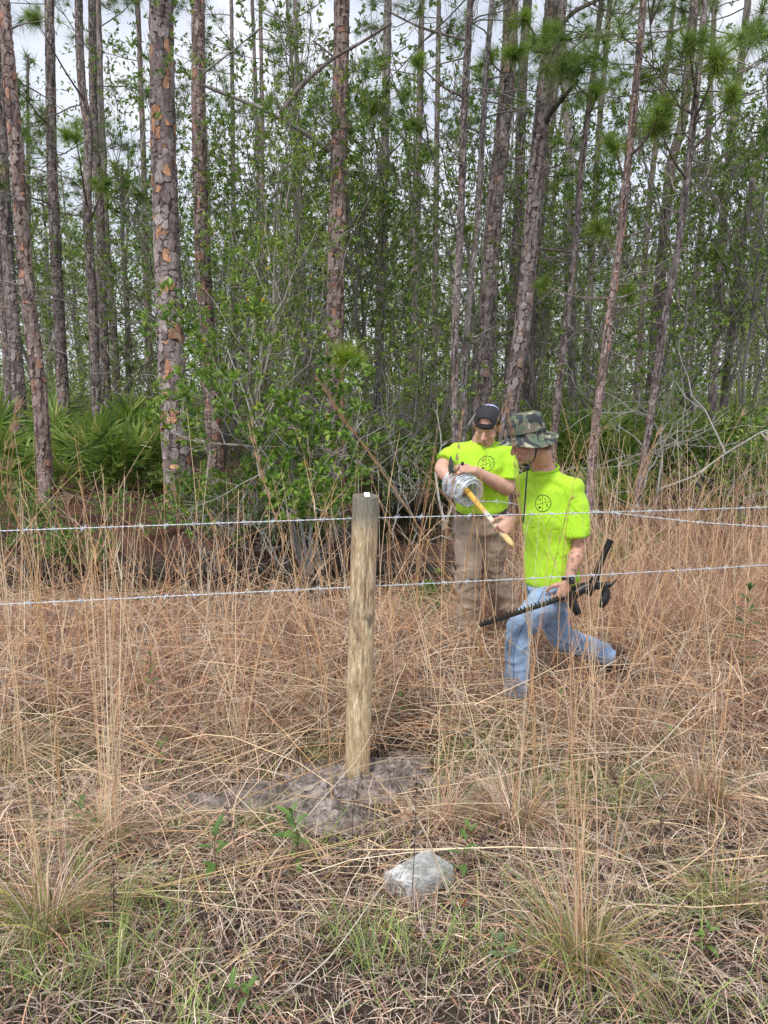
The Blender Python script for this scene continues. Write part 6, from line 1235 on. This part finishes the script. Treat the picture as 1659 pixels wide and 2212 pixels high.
weed('pale blue green weed at the bottom right of the middle', 1085, 2105, 10, .055, .06, ((.20,.30,.14),(.24,.34,.17))); weed('green weed just right of the plastic box', 1010, 1900, 10, .065, .11); weed('small green weed at the left among pale blades', 185, 1830, 8, .07, .10); weed('dark green weed in the tall grass at the far right', 1600, 1500, 26, .10, .38, ((.08,.16,.05),(.11,.20,.06)))
weed('small green weed left of the mud', 340, 1700, 9, .06, .12); weed('tall thin leaved weed left of the post, among brown grass', 335, 1590, 16, .06, .26); weed('small green weed behind the post foot on the right', 860, 1580, 8, .07, .12); weed('small dark green weed above the reddish clump', 1210, 1560, 8, .07, .10); weed('green weed under the right grass clump', 1440, 1650, 8, .07, .10)
weed('small light green weed at the lower right corner', 1530, 2060, 8, .05, .05, ((.20,.34,.08),(.25,.38,.1)))
# dead dark seed stalks
def dead_stalk(label, px, py, h):
    x, y = GP(px, py); z0 = float(g(x, y)); root = thing('dead_weed', label, 'dead weed', (x, y, z0), 'dead dark weed stalks'); P = spline([(x, y, z0), (x+rng.normal(0, .01), y, z0+h*.5), (x+rng.normal(0, .03), y, z0+h)], 10); m = MB(); m.add(*tubes(P, np.linspace(.0016, .0008, 10), 4, np.array([[.07,.05,.045]]))); n = 45; s = rng.integers(5, 10, n); d = norm(rng.normal(0, 1, (n, 3))); 
    m.add(*leaves(P[s]+rng.normal(0, .006, (n, 3)), d, norm(rng.normal(0, 1, (n, 3))), rng.uniform(.008, .022, n), rng.uniform(.003, .009, n), vary(rng, n, [[.07,.05,.045],[.12,.09,.08],[.16,.13,.12]], (3,2,1)))); m.build('stem', M_twig, root)
for a in [('dead dark weed stalk standing in front of the plastic box', 888, 1960, .50), ('dead dark weed stalk below the mud on the right', 765, 1850, .34), ('dead dark weed stalk left of the largest weed', 500, 1880, .24), ('branched dead weed at the right in the green grass', 1425, 1850, .28), ('dead dark weed stalk at the lower left', 250, 2060, .3), ('dead dark weed with curled leaves at the bottom middle', 430, 2090, .24), ('dead dark stalk at the left above the green weed', 150, 1790, .30), ('dead weed among dry grass right of the plastic box', 1045, 1880, .22), ('dead dark stalk in the grass far right', 1330, 1780, .30)]: dead_stalk(*a)
# a few fallen leaves
for (px, py, lab, c_) in [(1215, 2120, 'curled tan fallen leaf at the bottom right of the middle', (.50,.38,.22)), (985, 1975, 'small orange fallen leaf below the plastic box', (.55,.20,.08)), (1400, 2140, 'white scrap of bark or shell in the grass at the lower right', (.75,.72,.68))]:
    x, y = GP(px, py); z0 = float(g(x, y))+.03; root = thing('fallen_leaf', lab, 'leaf', (x, y, z0)); m = MB(); d = norm(np.array([[.8, .6, .1]])); m.add(*leaves(np.array([[x, y, z0]]), d, np.array([[0, 0, 1.]]), [.05], [.022], np.array([c_]))); m.add(*leaves(np.array([[x, y, z0-.003]]), d, np.array([[0, 0, -1.]]), [.05], [.022], np.array([c_])*.8)); m.build('blade', M_leaf, root)
